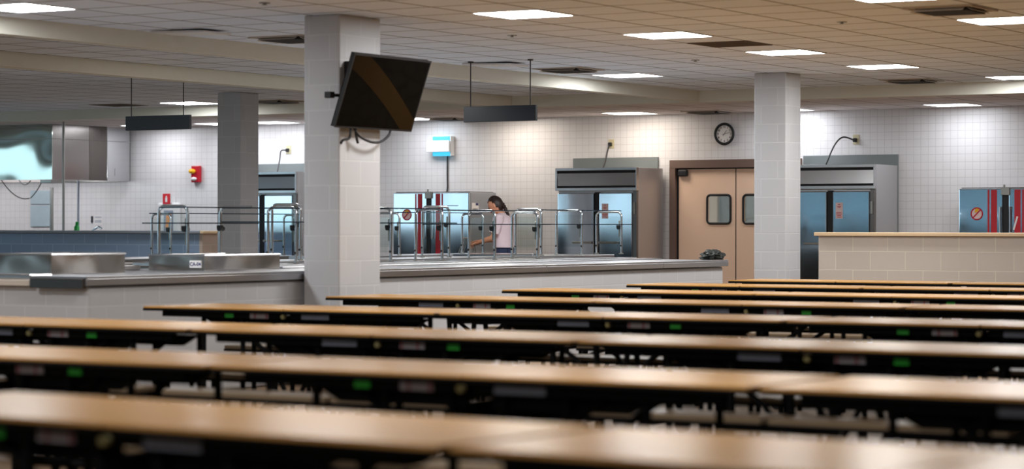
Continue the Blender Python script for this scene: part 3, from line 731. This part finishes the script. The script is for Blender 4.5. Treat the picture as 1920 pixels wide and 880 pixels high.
# pipes
def pipe(px, y, z0, z1, r, mat, label):
    q = atY(px, 400, y)
    return tag(MB().cyl((q.x, y, z0), (q.x, y, z1), r, 14).cyl((q.x, y, z0), (q.x, y, z0+.02), r*2, 14).build('standpipe', mat, None, (q.x, y, z0), smooth=True), label, 'pipe')
pipe(119, 28.3, 0, KCEIL, .02, 'bracket', 'thin dark pipe rising from floor to ceiling before the hood side')
pipe(147, 29.7, 0, 1.999, .018, 'plate', 'slim grey-blue pipe hanging under the hood')
pipe(97, 29.9, 0, 1.9, .03, 'bracket', 'short steel post right of the shiny wall panels')
for k, (za, zb) in enumerate(((1.27, 1.62), (1.64, 1.865))):
    tag(MB().box(-27.72, -27.3, WALLY-.03, WALLY-.001, za, zb, .006).build('steel_wall_panel', 'wpanel', None, (-27.5, WALLY, za)), ('lower', 'upper')[k]+' shiny steel panel on the tile wall under the hood', 'wall panel', 'shiny wall panels under the hood')
cb_ = MB()
def sag(a, b, drop, n=14): return [Vector(a).lerp(Vector(b), i/n)-Vector((0, 0, drop*4*(i/n)*(1-i/n))) for i in range(n+1)]
pa, pb, pc = atY(3, 338, 29.3), atY(55, 372, 29.3), atY(80, 338, 29.3)
for P, lb in ((sag(pa, pb, .1), 'long dark cord drooping under the hood front'), (sag(atY(36, 338, 29.5), atY(58, 338, 29.5), .07), 'short loop of cord under the hood'), (sag(pb+Vector((.02, 0, 0)), pc+Vector((0, 0, .0)), .03), 'cord rising to the hood edge beside the shiny panels')):
    tag(MB().tube(P, .009, 6).build('hood_cord', 'wire', None, P[0], smooth=True), lb, 'cord', 'cords under the hood')
# preparation table behind the blue wall with bottle and tap
t = thing('prep_table', 'stainless preparation table hidden behind the blue block wall', 'table', (-26.6, 28.75, 0))
MB().box(-28.6, -24.9, 28.8, 29.5, .86, .9, .006).build('table_top', 'steel', t)
for x in (-28.5, -25.0):
    for y in (28.88, 29.42): MB().cyl((x, y, 0), (x, y, .86), .022, 10).build('leg', 'bracket', t, smooth=True)
gq = atY(144, 424, 29.1); t = thing('squeeze_bottle', 'bright green bottle peeking over the blue block wall', 'bottle', (gq.x, 29.1, .9))
MB().loft([[(gq.x+r*math.cos(2*PI*k/14), 29.1+r*math.sin(2*PI*k/14), z_) for k in range(14)] for r, z_ in ((.04, .901), (.045, .93), (.045, 1.2), (.042, 1.27), (.025, 1.29))]).build('bottle_body', 'greenplastic', t, smooth=True)
MB().cyl((gq.x, 29.1, 1.291), (gq.x+.01, 29.1, 1.345), .026).build('cap', 'greenplastic', t, smooth=True)
fq = atY(172, 430, 29.2)
t = thing('tap', 'chrome tap spout just above the blue wall cap', 'tap', (fq.x, 29.2, .9))
MB().tube([(fq.x, 29.2, .901), (fq.x, 29.2, 1.12), (fq.x+.03, 29.2, 1.22), (fq.x+.14, 29.2, 1.27), (fq.x+.2, 29.2, 1.24)], .018, 10).build('spout', 'tube', t, smooth=True)
# ------------------------------------------------------------------ television on the column
t = thing('television', 'black flat television tilted down on the white column', 'television', (-11.38, 16.55, 2.3))
ty0, ty1 = 16.03, 17.14
tb, tt = Vector((-11.28, 0, 2.078)), Vector((-11.08, 0, 2.656))
up = (tt-tb).normalized(); nrm = Vector((up.z, 0, -up.x)); hh = (tt-tb).length/2; ctr = (tt+tb)/2+Vector((0, (ty0+ty1)/2, 0))
MB().obox(ctr-nrm*.02, YU, up, nrm, (ty1-ty0)/2, hh, .019, .004).build('bezel', 'rubber', t)
sm = bmesh.new(); uvl = sm.loops.layers.uv.new('UVMap'); hw = (ty1-ty0)/2-.012; h2 = hh-.012
vs = [sm.verts.new(ctr+YU*a*hw+up*b*h2+nrm*.0005) for a, b in ((-1, -1), (1, -1), (1, 1), (-1, 1))]
f_ = sm.faces.new(vs)
for lp, uv in zip(f_.loops, ((0, 0), (1, 0), (1, 1), (0, 1))): lp[uvl].uv = uv
bmk = MB(); bmk.bm.free(); bmk.bm = sm; bmk.build('screen', 'screen', t)
MB().box(-11.378, -11.33, 16.3, 16.62, 2.28, 2.62, .004).obox((-11.29, 16.46, 2.42), XU, YU, ZU, .06, .05, .08).build('wall_bracket', 'rubber', t)
MB().obox(ctr-nrm*.05+up*.0-YU*.0, YU, up, nrm, .3, .18, .012).build('rear_plate', 'rubber', t)
MB().box(-11.36, -11.3, 16.0, 16.06, 2.31, 2.36, .003).box(-11.37, -11.29, 16.06, 16.4, 2.325, 2.345).build('side_arm', 'rubber', t)
for c in ([(-11.31, 16.3, 2.1), (-11.31, 16.28, 2.0), (-11.33, 16.22, 1.98), (-11.34, 16.2, 1.95)], [(-11.31, 16.33, 2.1), (-11.3, 16.4, 2.02), (-11.29, 16.55, 1.975), (-11.29, 16.7, 1.98), (-11.29, 16.82, 2.04), (-11.3, 16.86, 2.1)], [(-11.31, 16.36, 2.1), (-11.31, 16.38, 2.0), (-11.31, 16.4, 1.96)]):
    P = [Vector(p) for p in c]; S = []
    for i in range(len(P)-1):
        p0, p1, p2, p3 = P[max(i-1, 0)], P[i], P[i+1], P[min(i+2, len(P)-1)]
        for k in range(6):
            u = k/6; S.append(.5*((2*p1)+(p2-p0)*u+(2*p0-5*p1+4*p2-p3)*u*u+(3*p1-p0-3*p2+p3)*u**3))
    S.append(P[-1])
    MB().tube(S, .011, 8).build('cable', 'rubber', t, smooth=True)
# ------------------------------------------------------------------ hanging navy signs
for (xa, xb, wx, lb) in ((-13.585, -12.715, (-13.51, -12.79), 'dark navy sign panel hung on two rods right of the television'), (-18.12, -17.2, (-18.05, -17.3), 'dark navy sign panel hung on two rods over the left kitchen')):
    t = thing('hanging_sign', lb, 'sign', ((xa+xb)/2, 21.65, 2.365), 'navy hanging signs')
    MB().box(xa, xb, 21.63, 21.67, 2.368, 2.53, .003).build('panel', 'dpanel', t)
    for x in wx: MB().cyl((x, 21.65, 2.53), (x, 21.65, CEIL), .006, 8).cyl((x, 21.65, CEIL-.012), (x, 21.65, CEIL), .03, 12).build('rod', 'wire', t)
# ------------------------------------------------------------------ ceiling fittings
def panel_light(x, y, z, mat, label, group):
    t = thing('ceiling_light', label, 'ceiling light', (x, y, z), group)
    f = MB(); s = .305
    f.box(x-s, x-s+.012, y-s, y+s, z-.008, z).box(x+s-.012, x+s, y-s, y+s, z-.008, z).box(x-s+.012, x+s-.012, y-s, y-s+.012, z-.008, z).box(x-s+.012, x+s-.012, y+s-.012, y+s, z-.008, z)
    f.build('frame', 'white', t)
    MB().quad((x-s+.012, y-s+.012, z-.005), (x+s-.012, y-s+.012, z-.005), (x+s-.012, y+s-.012, z-.005), (x-s+.012, y+s-.012, z-.005)).build('diffuser', mat, t)
    return t
gm, gk_ = 'square ceiling lights over the tables', 'square ceiling lights over the kitchen'
P1, P2, P3 = -10.1, -6.98, -13.19
VIEW = [(P1, 16.99, 'warm', 'nearest of the middle line of ceiling lights, above the hanging sign'), (P1, 19.51, 'warm', 'second of the middle line of ceiling lights'), (P1, 22.02, 'warm', 'third of the middle line of ceiling lights, above the right column'), (P1, 24.5, 'warm', 'last of the middle line of ceiling lights'),
        (P3, 24.5, 'cool', 'ceiling light in front of the long beam, left of the clock'), (P3, 14.5, 'cool', 'ceiling light in the upper left corner'),
        (P2, 19.52, 'warm', 'ceiling light by the open vent in the upper right corner'), (P2, 17.1, 'warm', 'ceiling light cut by the top edge at right'),
        (-9.49, 27.06, 'cool', 'ceiling light against the right bulkhead'), (-21.45, 26.97, 'cool', 'ceiling light above the left hanging sign')]
for x, y, m, lb in VIEW: panel_light(x, y, CEIL, m, 'glowing square '+lb, gm)
for x, y, m, lb in ((-23.3, 30.06, 'kcool', 'kitchen light left of the left column'), (-16.16, 30.06, 'kwarm', 'kitchen light above the refrigerator by the doors'), (-11.43, 30.06, 'kcool', 'kitchen light above the right heated cabinet'),
                    (-13.86, 30.2, 'kcool', 'kitchen light half hidden by the right column'), (-19.75, 30.06, 'kcool', 'kitchen light added behind the television'), (-24.75, 30.06, 'kcool', 'kitchen light behind the left hanging sign'), (-18.2, 30.06, 'kwarm', 'kitchen light added behind the right hanging sign'), (-22.3, 30.06, 'kcool', 'kitchen light added behind the left column')):  # those hidden behind column, television and right sign are added
    panel_light(x, y, KCEIL, m, 'glowing square '+lb, gk_)
for x, ys_ in ((-3.86, (2., 7., 12., 17., 22.)), (.5, (2., 9.5, 17.)), (-8.5, (2., 7., 12.)), (-13.19, (6., 10.2)), (-18, (13., 18.5)), (-23.5, (14., 20.)), (-14.45, (20.3, 23.6))):  # unseen lights; last pair added behind the beam for the far left column
    for y in ys_: panel_light(x, y, CEIL, 'soft' if (x > -4 and y > 9) or (x < -15 and y < 18) else 'warm' if -15 < x < -14 else 'warm' if (x > -4 or y < 3 or x < -15) else 'near', 'glowing square ceiling light over the hall, unseen', gm)
panel_light(-15, 32.2, 2.6, 'dim', 'corridor ceiling light behind the double doors', 'corridor light')
def vent(x, y, z, label):
    t = thing('ceiling_vent', label, 'vent', (x, y, z), 'open square ceiling vents')
    s = .29; f = MB()
    f.box(x-s, x-s+.03, y-s, y+s, z-.012, z).box(x+s-.03, x+s, y-s, y+s, z-.012, z).box(x-s+.03, x+s-.03, y-s, y-s+.03, z-.012, z).box(x-s+.03, x+s-.03, y+s-.03, y+s, z-.012, z)
    f.build('frame', 'vane', t)
    MB().box(x-.21, x+.21, y-.21, y+.21, z-.034, z-.001, .002).build('duct', 'dvent', t)
    for dx, dy in ((-1, 0), (1, 0), (0, -1), (0, 1)):
        u_, w_ = Vector((dx, dy, 0)), Vector((-dy, dx, 0)); c_ = Vector((x, y, z-.022))+u_*.235
        MB().obox(c_, w_, u_-ZU*.55, ZU+u_*.55, .2, .022, .0015).build('vane', 'vane', t)
    return t
for x, y, z_, lb in ((-13.22, 23.2, CEIL, 'open ceiling vent beside the long beam'), (-13.2, 18.1, CEIL, 'open ceiling vent left of the television column'), (-20.05, 27.1, CEIL, 'open ceiling vent right of the far left column'),
                     (-10.75, 26.95, CEIL, 'open ceiling vent before the right bulkhead'), (-6.98, 18.3, CEIL, 'large open ceiling vent in the upper right corner'), (-14.97, 30.15, KCEIL, 'ceiling vent above the wall clock'), (-19.2, 30.2, KCEIL, 'ceiling vent above the insect lamp')):
    vent(x, y, z_, lb)
for x, y, lb in ((-10.1, 20.78, 'brown square ceiling grille in the middle line of lights'), (-22.7, 26.95, 'brown square ceiling grille above the left kitchen')):
    t = thing('ceiling_grille', lb, 'grille', (x, y, CEIL), 'brown ceiling grilles')
    MB().box(x-.3, x+.3, y-.3, y+.3, CEIL-.006, CEIL, .002).build('panel', 'pgrille', t)
    v = MB()
    for k in range(9): v.box(x-.27, x+.27, y-.26+k*.06, y-.24+k*.06, CEIL-.009, CEIL-.006)
    v.build('louvre', 'pgrille', t)
for x, y, lb in ((-11.38, 22.6, 'ceiling sprinkler before the right column'), (-11.32, 18.84, 'ceiling sprinkler right of the television'), (-11.31, 15.14, 'ceiling sprinkler left of the television column'), (-8.2, 19.0, 'ceiling sprinkler at the upper right')):
    tag(MB().cyl((x, y, CEIL-.006), (x, y, CEIL), .045, 14).cyl((x, y, CEIL-.016), (x, y, CEIL-.006), .012, 10).cyl((x, y, CEIL-.02), (x, y, CEIL-.016), .02, 12).build('sprinkler', 'bracket', None, (x, y, CEIL), smooth=True), lb, 'sprinkler', 'ceiling sprinklers')
for x, y, lb in ((-13.42, 22.0, 'loose white ceiling tile lifted beside the hanging sign rods'), (-13.5, 17.0, 'loose white ceiling tile lifted above the left beam')):
    tag(MB().obox((x, y, CEIL-.02), (1, 0, -.03), YU, (.03, 0, 1), .29, .2, .008).build('loose_tile', 'white', None, (x, y, CEIL)), lb, 'ceiling tile', 'loose ceiling tiles')
# ------------------------------------------------------------------ folding cafeteria tables
TL, TW, TH = 2.36, .76, .74
def make_table():
    """left front corner of the top at the origin, long side along x; benches on both sides"""
    t = thing('cafeteria_table', 'x', 'table', (0, 0, 0), 'folding bench tables in rows')
    hx = TL/2
    for a, b in ((0, hx-.004), (hx+.004, TL)):
        o = MB().box(a+.004, b-.004, .004, TW-.004, TH-.012, TH, .002).build('tabletop', 'wood', t)
        MB().box(a, b, 0, TW, TH-.03, TH-.0122, .004).build('edge_band', 'edge', o)
    for y in (.07, TW-.07):
        for a, b in ((.13, hx-.03), (hx+.03, TL-.13)):
            MB().box(a, b, y-.02, y+.02, TH-.068, TH-.0305, .003).build('frame_rail', 'black', t)
    for a in (.45, .78, TL-.78, TL-.45):
        for y in (.1, TW-.1):
            MB().tube([(a, y, TH-.05), (a, y, .0)], .017, 8).build('leg', 'black', t, smooth=True)
    for x, s in ((hx-.12, 1), (hx+.12, -1)):
        c = MB()
        for y in (.12, TW-.12):
            c.tube([(x, y, TH-.08), (x+s*.02, y, .42), (x-s*.1, y, .09)], .02, 8)
            c.tube([(x-s*.42, y, TH-.08), (x-s*.12, y, .46), (x+s*.05, y, .2)], .016, 8)
        c.tube([(x-s*.1, .1, .09), (x-s*.1, TW-.1, .09)], .018, 8).box(x-.05, x+.05, .2, TW-.2, TH-.2, TH-.12, .005)
        c.build('fold_frame', 'black', t, smooth=True)
        for y in (.12, TW-.12):
            MB().cyl((x-s*.1, y-.015, .05), (x-s*.1, y+.015, .05), .05, 14).build('caster', 'rubber', t, smooth=True)
        for y in (.14, TW-.14):
            a0, a1 = (.42, hx-.06) if s > 0 else (hx+.06, TL-.42)
            MB().prism([(a0, y-.012, TH-.0685), (a1, y-.012, TH-.0685), (a1, y-.012, TH-.13), (a0+(.12 if s > 0 else 0), y-.012, TH-.13)] if s > 0 else [(a0, y-.012, TH-.0685), (a1, y-.012, TH-.0685), (a1-.12, y-.012, TH-.13), (a0, y-.012, TH-.13)], (0, .024, 0)).build('fold_rail', 'black', t)
    # benches
    for y0, y1 in ((-.36, -.08), (TW+.08, TW+.36)):
        for a, b in ((.05, hx-.02), (hx+.02, TL-.05)):
            o = MB().box(a, b, y0, y1, .415, .44, .004).build('bench_seat', 'bench', t)
            MB().box(a-.004, b+.004, y0-.004, y1+.004, .398, .4149, .004).build('edge_band', 'edge', o)
            m = (y0+y1)/2; ins = .1 if y0 < 0 else TW-.1
            for x in (a+.38, b-.35):
                MB().tube([(x, m, .397), (x, m, .34), (x, ins, .30)], .016, 8).build('bench_arm', 'black', t, smooth=True)
                MB().tube([(x, m, .345), (x, m, .0)], .015, 8).build('bench_post', 'black', t, smooth=True)
    for y in (.1, TW-.1):
        for a, b in ((.4, hx-.15), (hx+.15, TL-.4)): MB().tube([(a, y, .30), (b, y, .30)], .016, 8).build('cross_bar', 'black', t, smooth=True)
    # stickers and fittings on both long sides
    for y, s, sd in ((.05, 1, -1), (TW-.05, 1, 1)):
        X = lambda q: hx+s*(q-hx)
        f = y-.0005 if sd < 0 else y+.0005; g = y-.006 if sd < 0 else y+.006
        lo, hi = min(f, g), max(f, g)
        def bx(nm, q0, q1, z0, z1, mat, bev=.0):
            return MB().box(min(X(q0), X(q1)), max(X(q0), X(q1)), lo, hi, z0, z1, bev).build(nm, mat, t)
        bx('name_plate', .84, 1.06, TH-.067, TH-.034, 'tplate', .002)
        o = bx('warning_label', 1.33, 1.48, TH-.067, TH-.034, 'label')
        l2, h2 = (lo-.002, lo) if sd < 0 else (hi, hi+.002)
        for q0, q1 in ((1.335, 1.35), (1.432, 1.445)):
            MB().box(min(X(q0), X(q1)), max(X(q0), X(q1)), l2, h2, TH-.066, TH-.035).build('red_bar', 'labelred', o)
        bx('green_sticker', 1.62, 1.69, TH-.066, TH-.038, 'greens')
        MB().cyl((X(1.2), (y-.001 if sd < 0 else y+.001), TH-.052), (X(1.2), (y-.025 if sd < 0 else y+.025), TH-.052), .015, 12).build('latch', 'brass', t, smooth=True)
    return t
proto = make_table()
ROWS = {1: (5.15, [-5.68, -3.28], 1), 2: (7.66, [-8.39, -5.99, -3.59], 0), 3: (10.3, [-10.58, -8.18, -5.78], 0), 4: (13.05, [-10.78, -8.38, -5.98], 0),
        5: (15.62, [-11.08, -8.68, -6.28], 0), 6: (18.05, [-10.95, -8.55], 1), 7: (20.4, [-11.0, -8.6], 1), 8: (22.55, [-10.98, -8.58], 0)}
TURN = {1: -.09, 2: -.02, 3: -.03}
FLIP = {(1, 0), (2, 1), (4, 0), (4, 2), (6, 0), (7, 0)}
rowname = ['nearest row to the viewer', 'second row from the viewer', 'third row from the viewer', 'fourth row from the viewer', 'fifth row, beside the television column', 'sixth row from the viewer', 'seventh row from the viewer', 'farthest row']
first = True
kids = [x for x in bpy.data.objects if x.parent == proto]
for r, (yf, xs, _) in ROWS.items():
    for i, x in enumerate(xs):
        o = proto if first else copy_tree(proto)
        first = False
        ya = TURN.get(r, 0); xr0 = xs[0]+2.4
        lx, ly = (x+TL, TW) if (r, i) in FLIP else (x, 0)
        dx, dy = lx-xr0, ly
        o.location = (xr0+dx*math.cos(ya)-dy*math.sin(ya), yf+dx*math.sin(ya)+dy*math.cos(ya), 0)
        o.rotation_euler = (0, 0, ya+(PI if (r, i) in FLIP else 0))
        n = len(xs); pos = ('left', 'right')[i] if n == 2 else ('left', 'middle', 'right')[i]
        o['label'] = 'wood-topped folding bench table, %s table of the %s' % (pos, rowname[r-1])
# ------------------------------------------------------------------ the person
def person():
    D = 30.75
    def P(px, py, off=0.):
        return atD(px, py, D+off)
    L = Vector((-RX[0], -RX[1], 0)); A = Vector((AX[0], AX[1], 0))       # picture left, away from the viewer
    fwd = (L*.92+A*.38).normalized(); side = Vector((-fwd.y, fwd.x, 0))   # side = her left, towards the viewer
    if side.dot(A) > 0: side = -side
    hip = P(946, 478); hip.z = .93
    t = thing('person', 'person with dark braided hair, pale T-shirt and jeans reaching toward the heated cabinet', 'person', (hip.x, hip.y, 0))
    def Q(f, s, z): return Vector((hip.x, hip.y, 0))+fwd*f+side*s+ZU*z
    # joints
    J = {'pel': Q(0, 0, .95), 'wai': Q(.0, 0, 1.08), 'chs': Q(.0, 0, 1.28), 'nek': Q(.03, 0, 1.42), 'nk2': Q(.075, 0, 1.49), 'hd': Q(.115, 0, 1.545), 'hd2': Q(.12, 0, 1.60)}
    shl, shr = Q(.01, .165, 1.375), Q(.01, -.165, 1.375)
    ell, elr = Q(.07, .21, 1.14), Q(.12, -.2, 1.13)
    wrl, wrr = Q(.27, .16, 1.09), Q(.3, -.1, 1.1)
    nodes = [(J['pel'], .13, .12), (J['wai'], .115, .10), (J['chs'], .13, .11), (J['nek'], .055, .055), (J['nk2'], .05, .05)]
    edges = [(0, 1), (1, 2), (2, 3), (3, 4)]
    def add(p, r, to):
        nodes.append((p, r, r)); edges.append((to, len(nodes)-1)); return len(nodes)-1
    for sh, el, wr, sg in ((shl, ell, wrl, 1), (shr, elr, wrr, -1)):
        a = add(sh, .058, 2); b = add(sh.lerp(el, .5), .046, a); c = add(el, .038, b); d = add(el.lerp(wr, .45), .036, c); e = add(wr, .024, d)
        hd = (wr-el).normalized(); add(wr+hd*.05, .028, e)
    for sg in (1, -1):
        a = add(Q(0, sg*.09, .86), .095, 0); b = add(Q(.01, sg*.1, .48), .06, a); c = add(Q(-.01, sg*.1, .3), .055, b); d = add(Q(-.02, sg*.1, .09), .038, c); add(Q(.12, sg*.11, .035), .035, d)
    me = bpy.data.meshes.new('tmpbody'); me.from_pydata([n_[0] for n_ in nodes], edges, [])
    ob = bpy.data.objects.new('tmpbody', me); COL.objects.link(ob)
    sk = ob.modifiers.new('s', 'SKIN'); ss = ob.modifiers.new('u', 'SUBSURF'); ss.levels = 2; ss.render_levels = 2
    for i, n_ in enumerate(nodes):
        me.skin_vertices[0].data[i].radius = (n_[1], n_[2]); me.skin_vertices[0].data[i].use_root = (i == 0)
    dg = bpy.context.evaluated_depsgraph_get()
    ev = bpy.data.meshes.new_from_object(ob.evaluated_get(dg))
    body = MB(); body.bm.from_mesh(ev); bpy.data.objects.remove(ob)
    # head: shaped ellipsoid with brow, nose, chin; looks down to her front
    look = (fwd*.86-ZU*.5).normalized(); hup = (ZU*.86+fwd*.5).normalized(); hs = side
    hc_ = Q(.125, 0, 1.548)
    r = bmesh.ops.create_uvsphere(body.bm, u_segments=28, v_segments=20, radius=1)
    for v in r['verts']:
        x, y, z = v.co
        f = x; wid = .072*(1-.22*max(0, -z)); dep = .094; hei = .112
        k = x*dep; 
        if x > 0:
            k += .022*math.exp(-((z+.18)/.13)**2-(y/.16)**2)*(1 if x > .3 else 0)   # nose
            k -= .010*math.exp(-((z-.02)/.10)**2-((abs(y)-.36)/.18)**2)               # eye sockets
            k += .006*math.exp(-((z+.5)/.09)**2-(y/.3)**2)                           # lips
            k += .010*math.exp(-((z+.8)/.15)**2-(y/.35)**2)                          # chin
        v.co = hc_+look*k+hs*y*wid+hup*z*hei
    for s in (1, -1):
        c = hc_+hs*s*.072-look*.008-hup*.008
        body.ball((0, 0, 0), 1, u=10, v=8)
        for v in body.last: v.co = c+look*v.co.x*.018+hs*v.co.y*.009+hup*v.co.z*.03
    # hands: palm and five curled fingers each
    for el, wr, sg in ((ell, wrl, 1), (elr, wrr, -1)):
        d = (wr-el).normalized(); n0 = ZU-d*d.z; n0.normalize(); c0 = d.cross(n0)
        pm = wr+d*.055
        body.obox(pm, d, c0, n0, .045, .037, .014, .010)
        for k in range(4):
            b0 = pm+d*.042+c0*(-.028+.0187*k); ln = (.068, .078, .074, .058)[k]
            body.tube([b0, b0+d*ln*.45-n0*.006, b0+d*ln*.75-n0*.026, b0+d*ln*.72-n0*.05], [.0085, .008, .0075, .006], 8)
        th = pm-d*.02+c0*(-.034 if sg > 0 else .034); o_ = c0*(-1 if sg > 0 else 1)
        body.tube([th, th+o_*.02+d*.025-n0*.012, th+o_*.014+d*.055-n0*.03], [.0105, .0095, .007], 8)
    body.build('body', 'skin', t, smooth=True)
    # eyes and brows on the turned-down face
    # T-shirt: torso loft with a loose hem, and sleeves
    def ring(c, rf, rs, n=22, tilt=0.):
        return [c+fwd*rf*math.cos(2*PI*k/n)+side*rs*math.sin(2*PI*k/n)+ZU*tilt*math.cos(2*PI*k/n) for k in range(n)]
    sh = MB()
    sh.loft([ring(Q(.005, 0, 1.02), .135, .185), ring(Q(.005, 0, 1.055), .138, .182), ring(Q(.012, 0, 1.12), .125, .165), ring(Q(.005, 0, 1.2), .128, .168), ring(Q(.0, 0, 1.29), .13, .18),
             ring(Q(0, 0, 1.36), .115, .185), ring(Q(.008, 0, 1.41), .09, .15), ring(Q(.022, 0, 1.44), .062, .085), ring(Q(.03, 0, 1.452), .058, .066)], cap=False)
    for a, b in ((shl, ell), (shr, elr)):
        d = (b-a).normalized(); u_ = d.cross(fwd).normalized(); w_ = d.cross(u_)
        R_ = []
        for q_, rr in ((-.05, .055), (.0, .072), (.06, .07), (.13, .066), (.19, .066)): R_.append([a+d*q_+(u_*math.cos(2*PI*k/16)+w_*math.sin(2*PI*k/16))*rr for k in range(16)])
        sh.loft(R_, cap=False)
    for v in sh.bm.verts: v.co += side*.006*math.sin(v.co.z*60+v.co.x*30)+fwd*.005*math.sin(v.co.z*42+v.co.y*40)
    sh.build('t_shirt', 'tee', t, smooth=True)
    jn = MB()
    jn.loft([ring(Q(0, 0, .82), .125, .185), ring(Q(-.01, 0, .92), .135, .18), ring(Q(0, 0, 1.0), .122, .162), ring(Q(.0, 0, 1.05), .118, .155)])
    for s in (1, -1):
        jn.loft([[Q(f_ , s*sd, z_)+fwd*r_*math.cos(2*PI*k/16)+side*r_*math.sin(2*PI*k/16) for k in range(16)] for f_, sd, z_, r_ in ((0, .09, .87, .105), (.005, .1, .66, .088), (.012, .1, .48, .073), (-.01, .1, .3, .068), (-.02, .1, .07, .06))])
    j = jn.build('jeans', 'jeans', t, smooth=True)
    pk = MB(); c = Q(-.118, .075, .94)
    pk.obox(c, side+fwd*.35, ZU, -fwd+side*.4, .06, .065, .006, .003).build('back_pocket', 'jeans', j)
    # hair cap, braid
    h = MB(); r = bmesh.ops.create_uvsphere(h.bm, u_segments=28, v_segments=20, radius=1)
    dl = []
    for v in r['verts']:
        x, y, z = v.co
        v.co = hc_+look*(x*.103-.006)+hs*y*.081+hup*(z*.12+.006)
        if (x > .2 and z < .42+.25*(x-.2)) or (z < -.55 and x > -.25) or (abs(y) > .75 and x > -.15 and z < .1): dl.append(v)
    bmesh.ops.delete(h.bm, geom=dl, context='VERTS')
    hr = h.build('hair', 'hair', t, smooth=True)
    b0 = hc_-look*.09-hup*.03
    pts = [b0+Vector((0, 0, 0)), b0-fwd*.035-ZU*.05, b0-fwd*.075-ZU*.11+side*.02, b0-fwd*.1-ZU*.17+side*.03, b0-fwd*.115-ZU*.24+side*.035, b0-fwd*.12-ZU*.3+side*.035]
    S = []
    for i in range(len(pts)-1):
        for k in range(5): S.append(pts[i].lerp(pts[i+1], k/5))
    MB().tube(S, [(.026-.012*i/len(S))*(1+.22*math.sin(i*2.2)) for i in range(len(S))], 10).build('braid', 'hair', hr, smooth=True)
    for s in (1, -1):
        c = Q(.05, s*.11, .04)
        MB().loft([[Q(f_, s*.11, z_)+fwd*a_*math.cos(2*PI*k/14)+side*b_*math.sin(2*PI*k/14) for k in range(14)] for f_, z_, a_, b_ in ((.05, .001, .135, .05), (.05, .03, .135, .052), (.03, .065, .1, .047), (-.02, .1, .05, .04))]).build('shoe', 'shoe', t, smooth=True)
    # mask strap-free face: brow and eye on the side that shows
    e = MB()
    for s in (1, -1): e.ball(hc_+look*.083+hs*s*.03+hup*.004, .009, u=8, v=6)
    e.build('eyes', 'ink', t, smooth=True)
    MB().obox(hc_+look*.0925-hup*.052, hs, look, hup, .02, .003, .004, .002).build('mouth', 'redink', t)
    # wire rack held in the hand
    w = thing('wire_rack', 'small dark wire rack held in the person\'s hand', 'rack', tuple(wrl+fwd*.12))
    hnd = wrl+(wrl-ell).normalized()*.1
    g_ = MB()
    for k in range(4):
        o_ = side*(.02-.05*k)
        g_.tube([hnd+o_-ZU*.14-fwd*.0+fwd*.02, hnd+o_+ZU*.03+fwd*.05, hnd+o_+ZU*.07+fwd*.13, hnd+o_-ZU*.13+fwd*.2], .006, 6)
    g_.build('wires', 'bracket', w, smooth=True)
    rb = MB().tube([hnd+side*.04+ZU*.03+fwd*.05, hnd-side*.15+ZU*.03+fwd*.05], .008, 6).tube([hnd+side*.04+ZU*.07+fwd*.13, hnd-side*.15+ZU*.07+fwd*.13], .008, 6).build('cross_bars', 'bracket', w, smooth=True)
person()
# ------------------------------------------------------------------ world and camera
W = bpy.data.worlds.new('World'); SC.world = W; W.use_nodes = True
W.node_tree.nodes['Background'].inputs[0].default_value = (.62, .82, .95, 1)
W.node_tree.nodes['Background'].inputs[1].default_value = .85
cd = bpy.data.cameras.new('Camera'); cam = bpy.data.objects.new('Camera', cd); COL.objects.link(cam)
cd.sensor_width = 36; cd.sensor_fit = 'HORIZONTAL'; cd.lens = F/1920*36
cd.shift_y = -(440-YH)/1920; cd.clip_start = .1; cd.clip_end = 200
cam.matrix_world = Matrix.Translation((0, 0, H)) @ Matrix.Rotation(YAW, 4, 'Z') @ Matrix.Rotation(PI/2, 4, 'X') @ Matrix.Rotation(ROLL, 4, 'Z')
cd.dof.use_dof = True; cd.dof.focus_distance = 27.5; cd.dof.aperture_fstop = 2.0
SC.camera = cam
SC.view_settings.view_transform = 'Standard'; SC.view_settings.look = 'None'
SC.view_settings.gamma = 1; SC.view_settings.use_curve_mapping = False
SC.view_settings.exposure = 1.63
SC.cycles.use_denoising = True
SC.cycles.max_bounces = 8; SC.cycles.diffuse_bounces = 4; SC.cycles.glossy_bounces = 4; SC.cycles.transparent_max_bounces = 24
SC.cycles.sample_clamp_indirect = 6
bpy.context.view_layer.update()
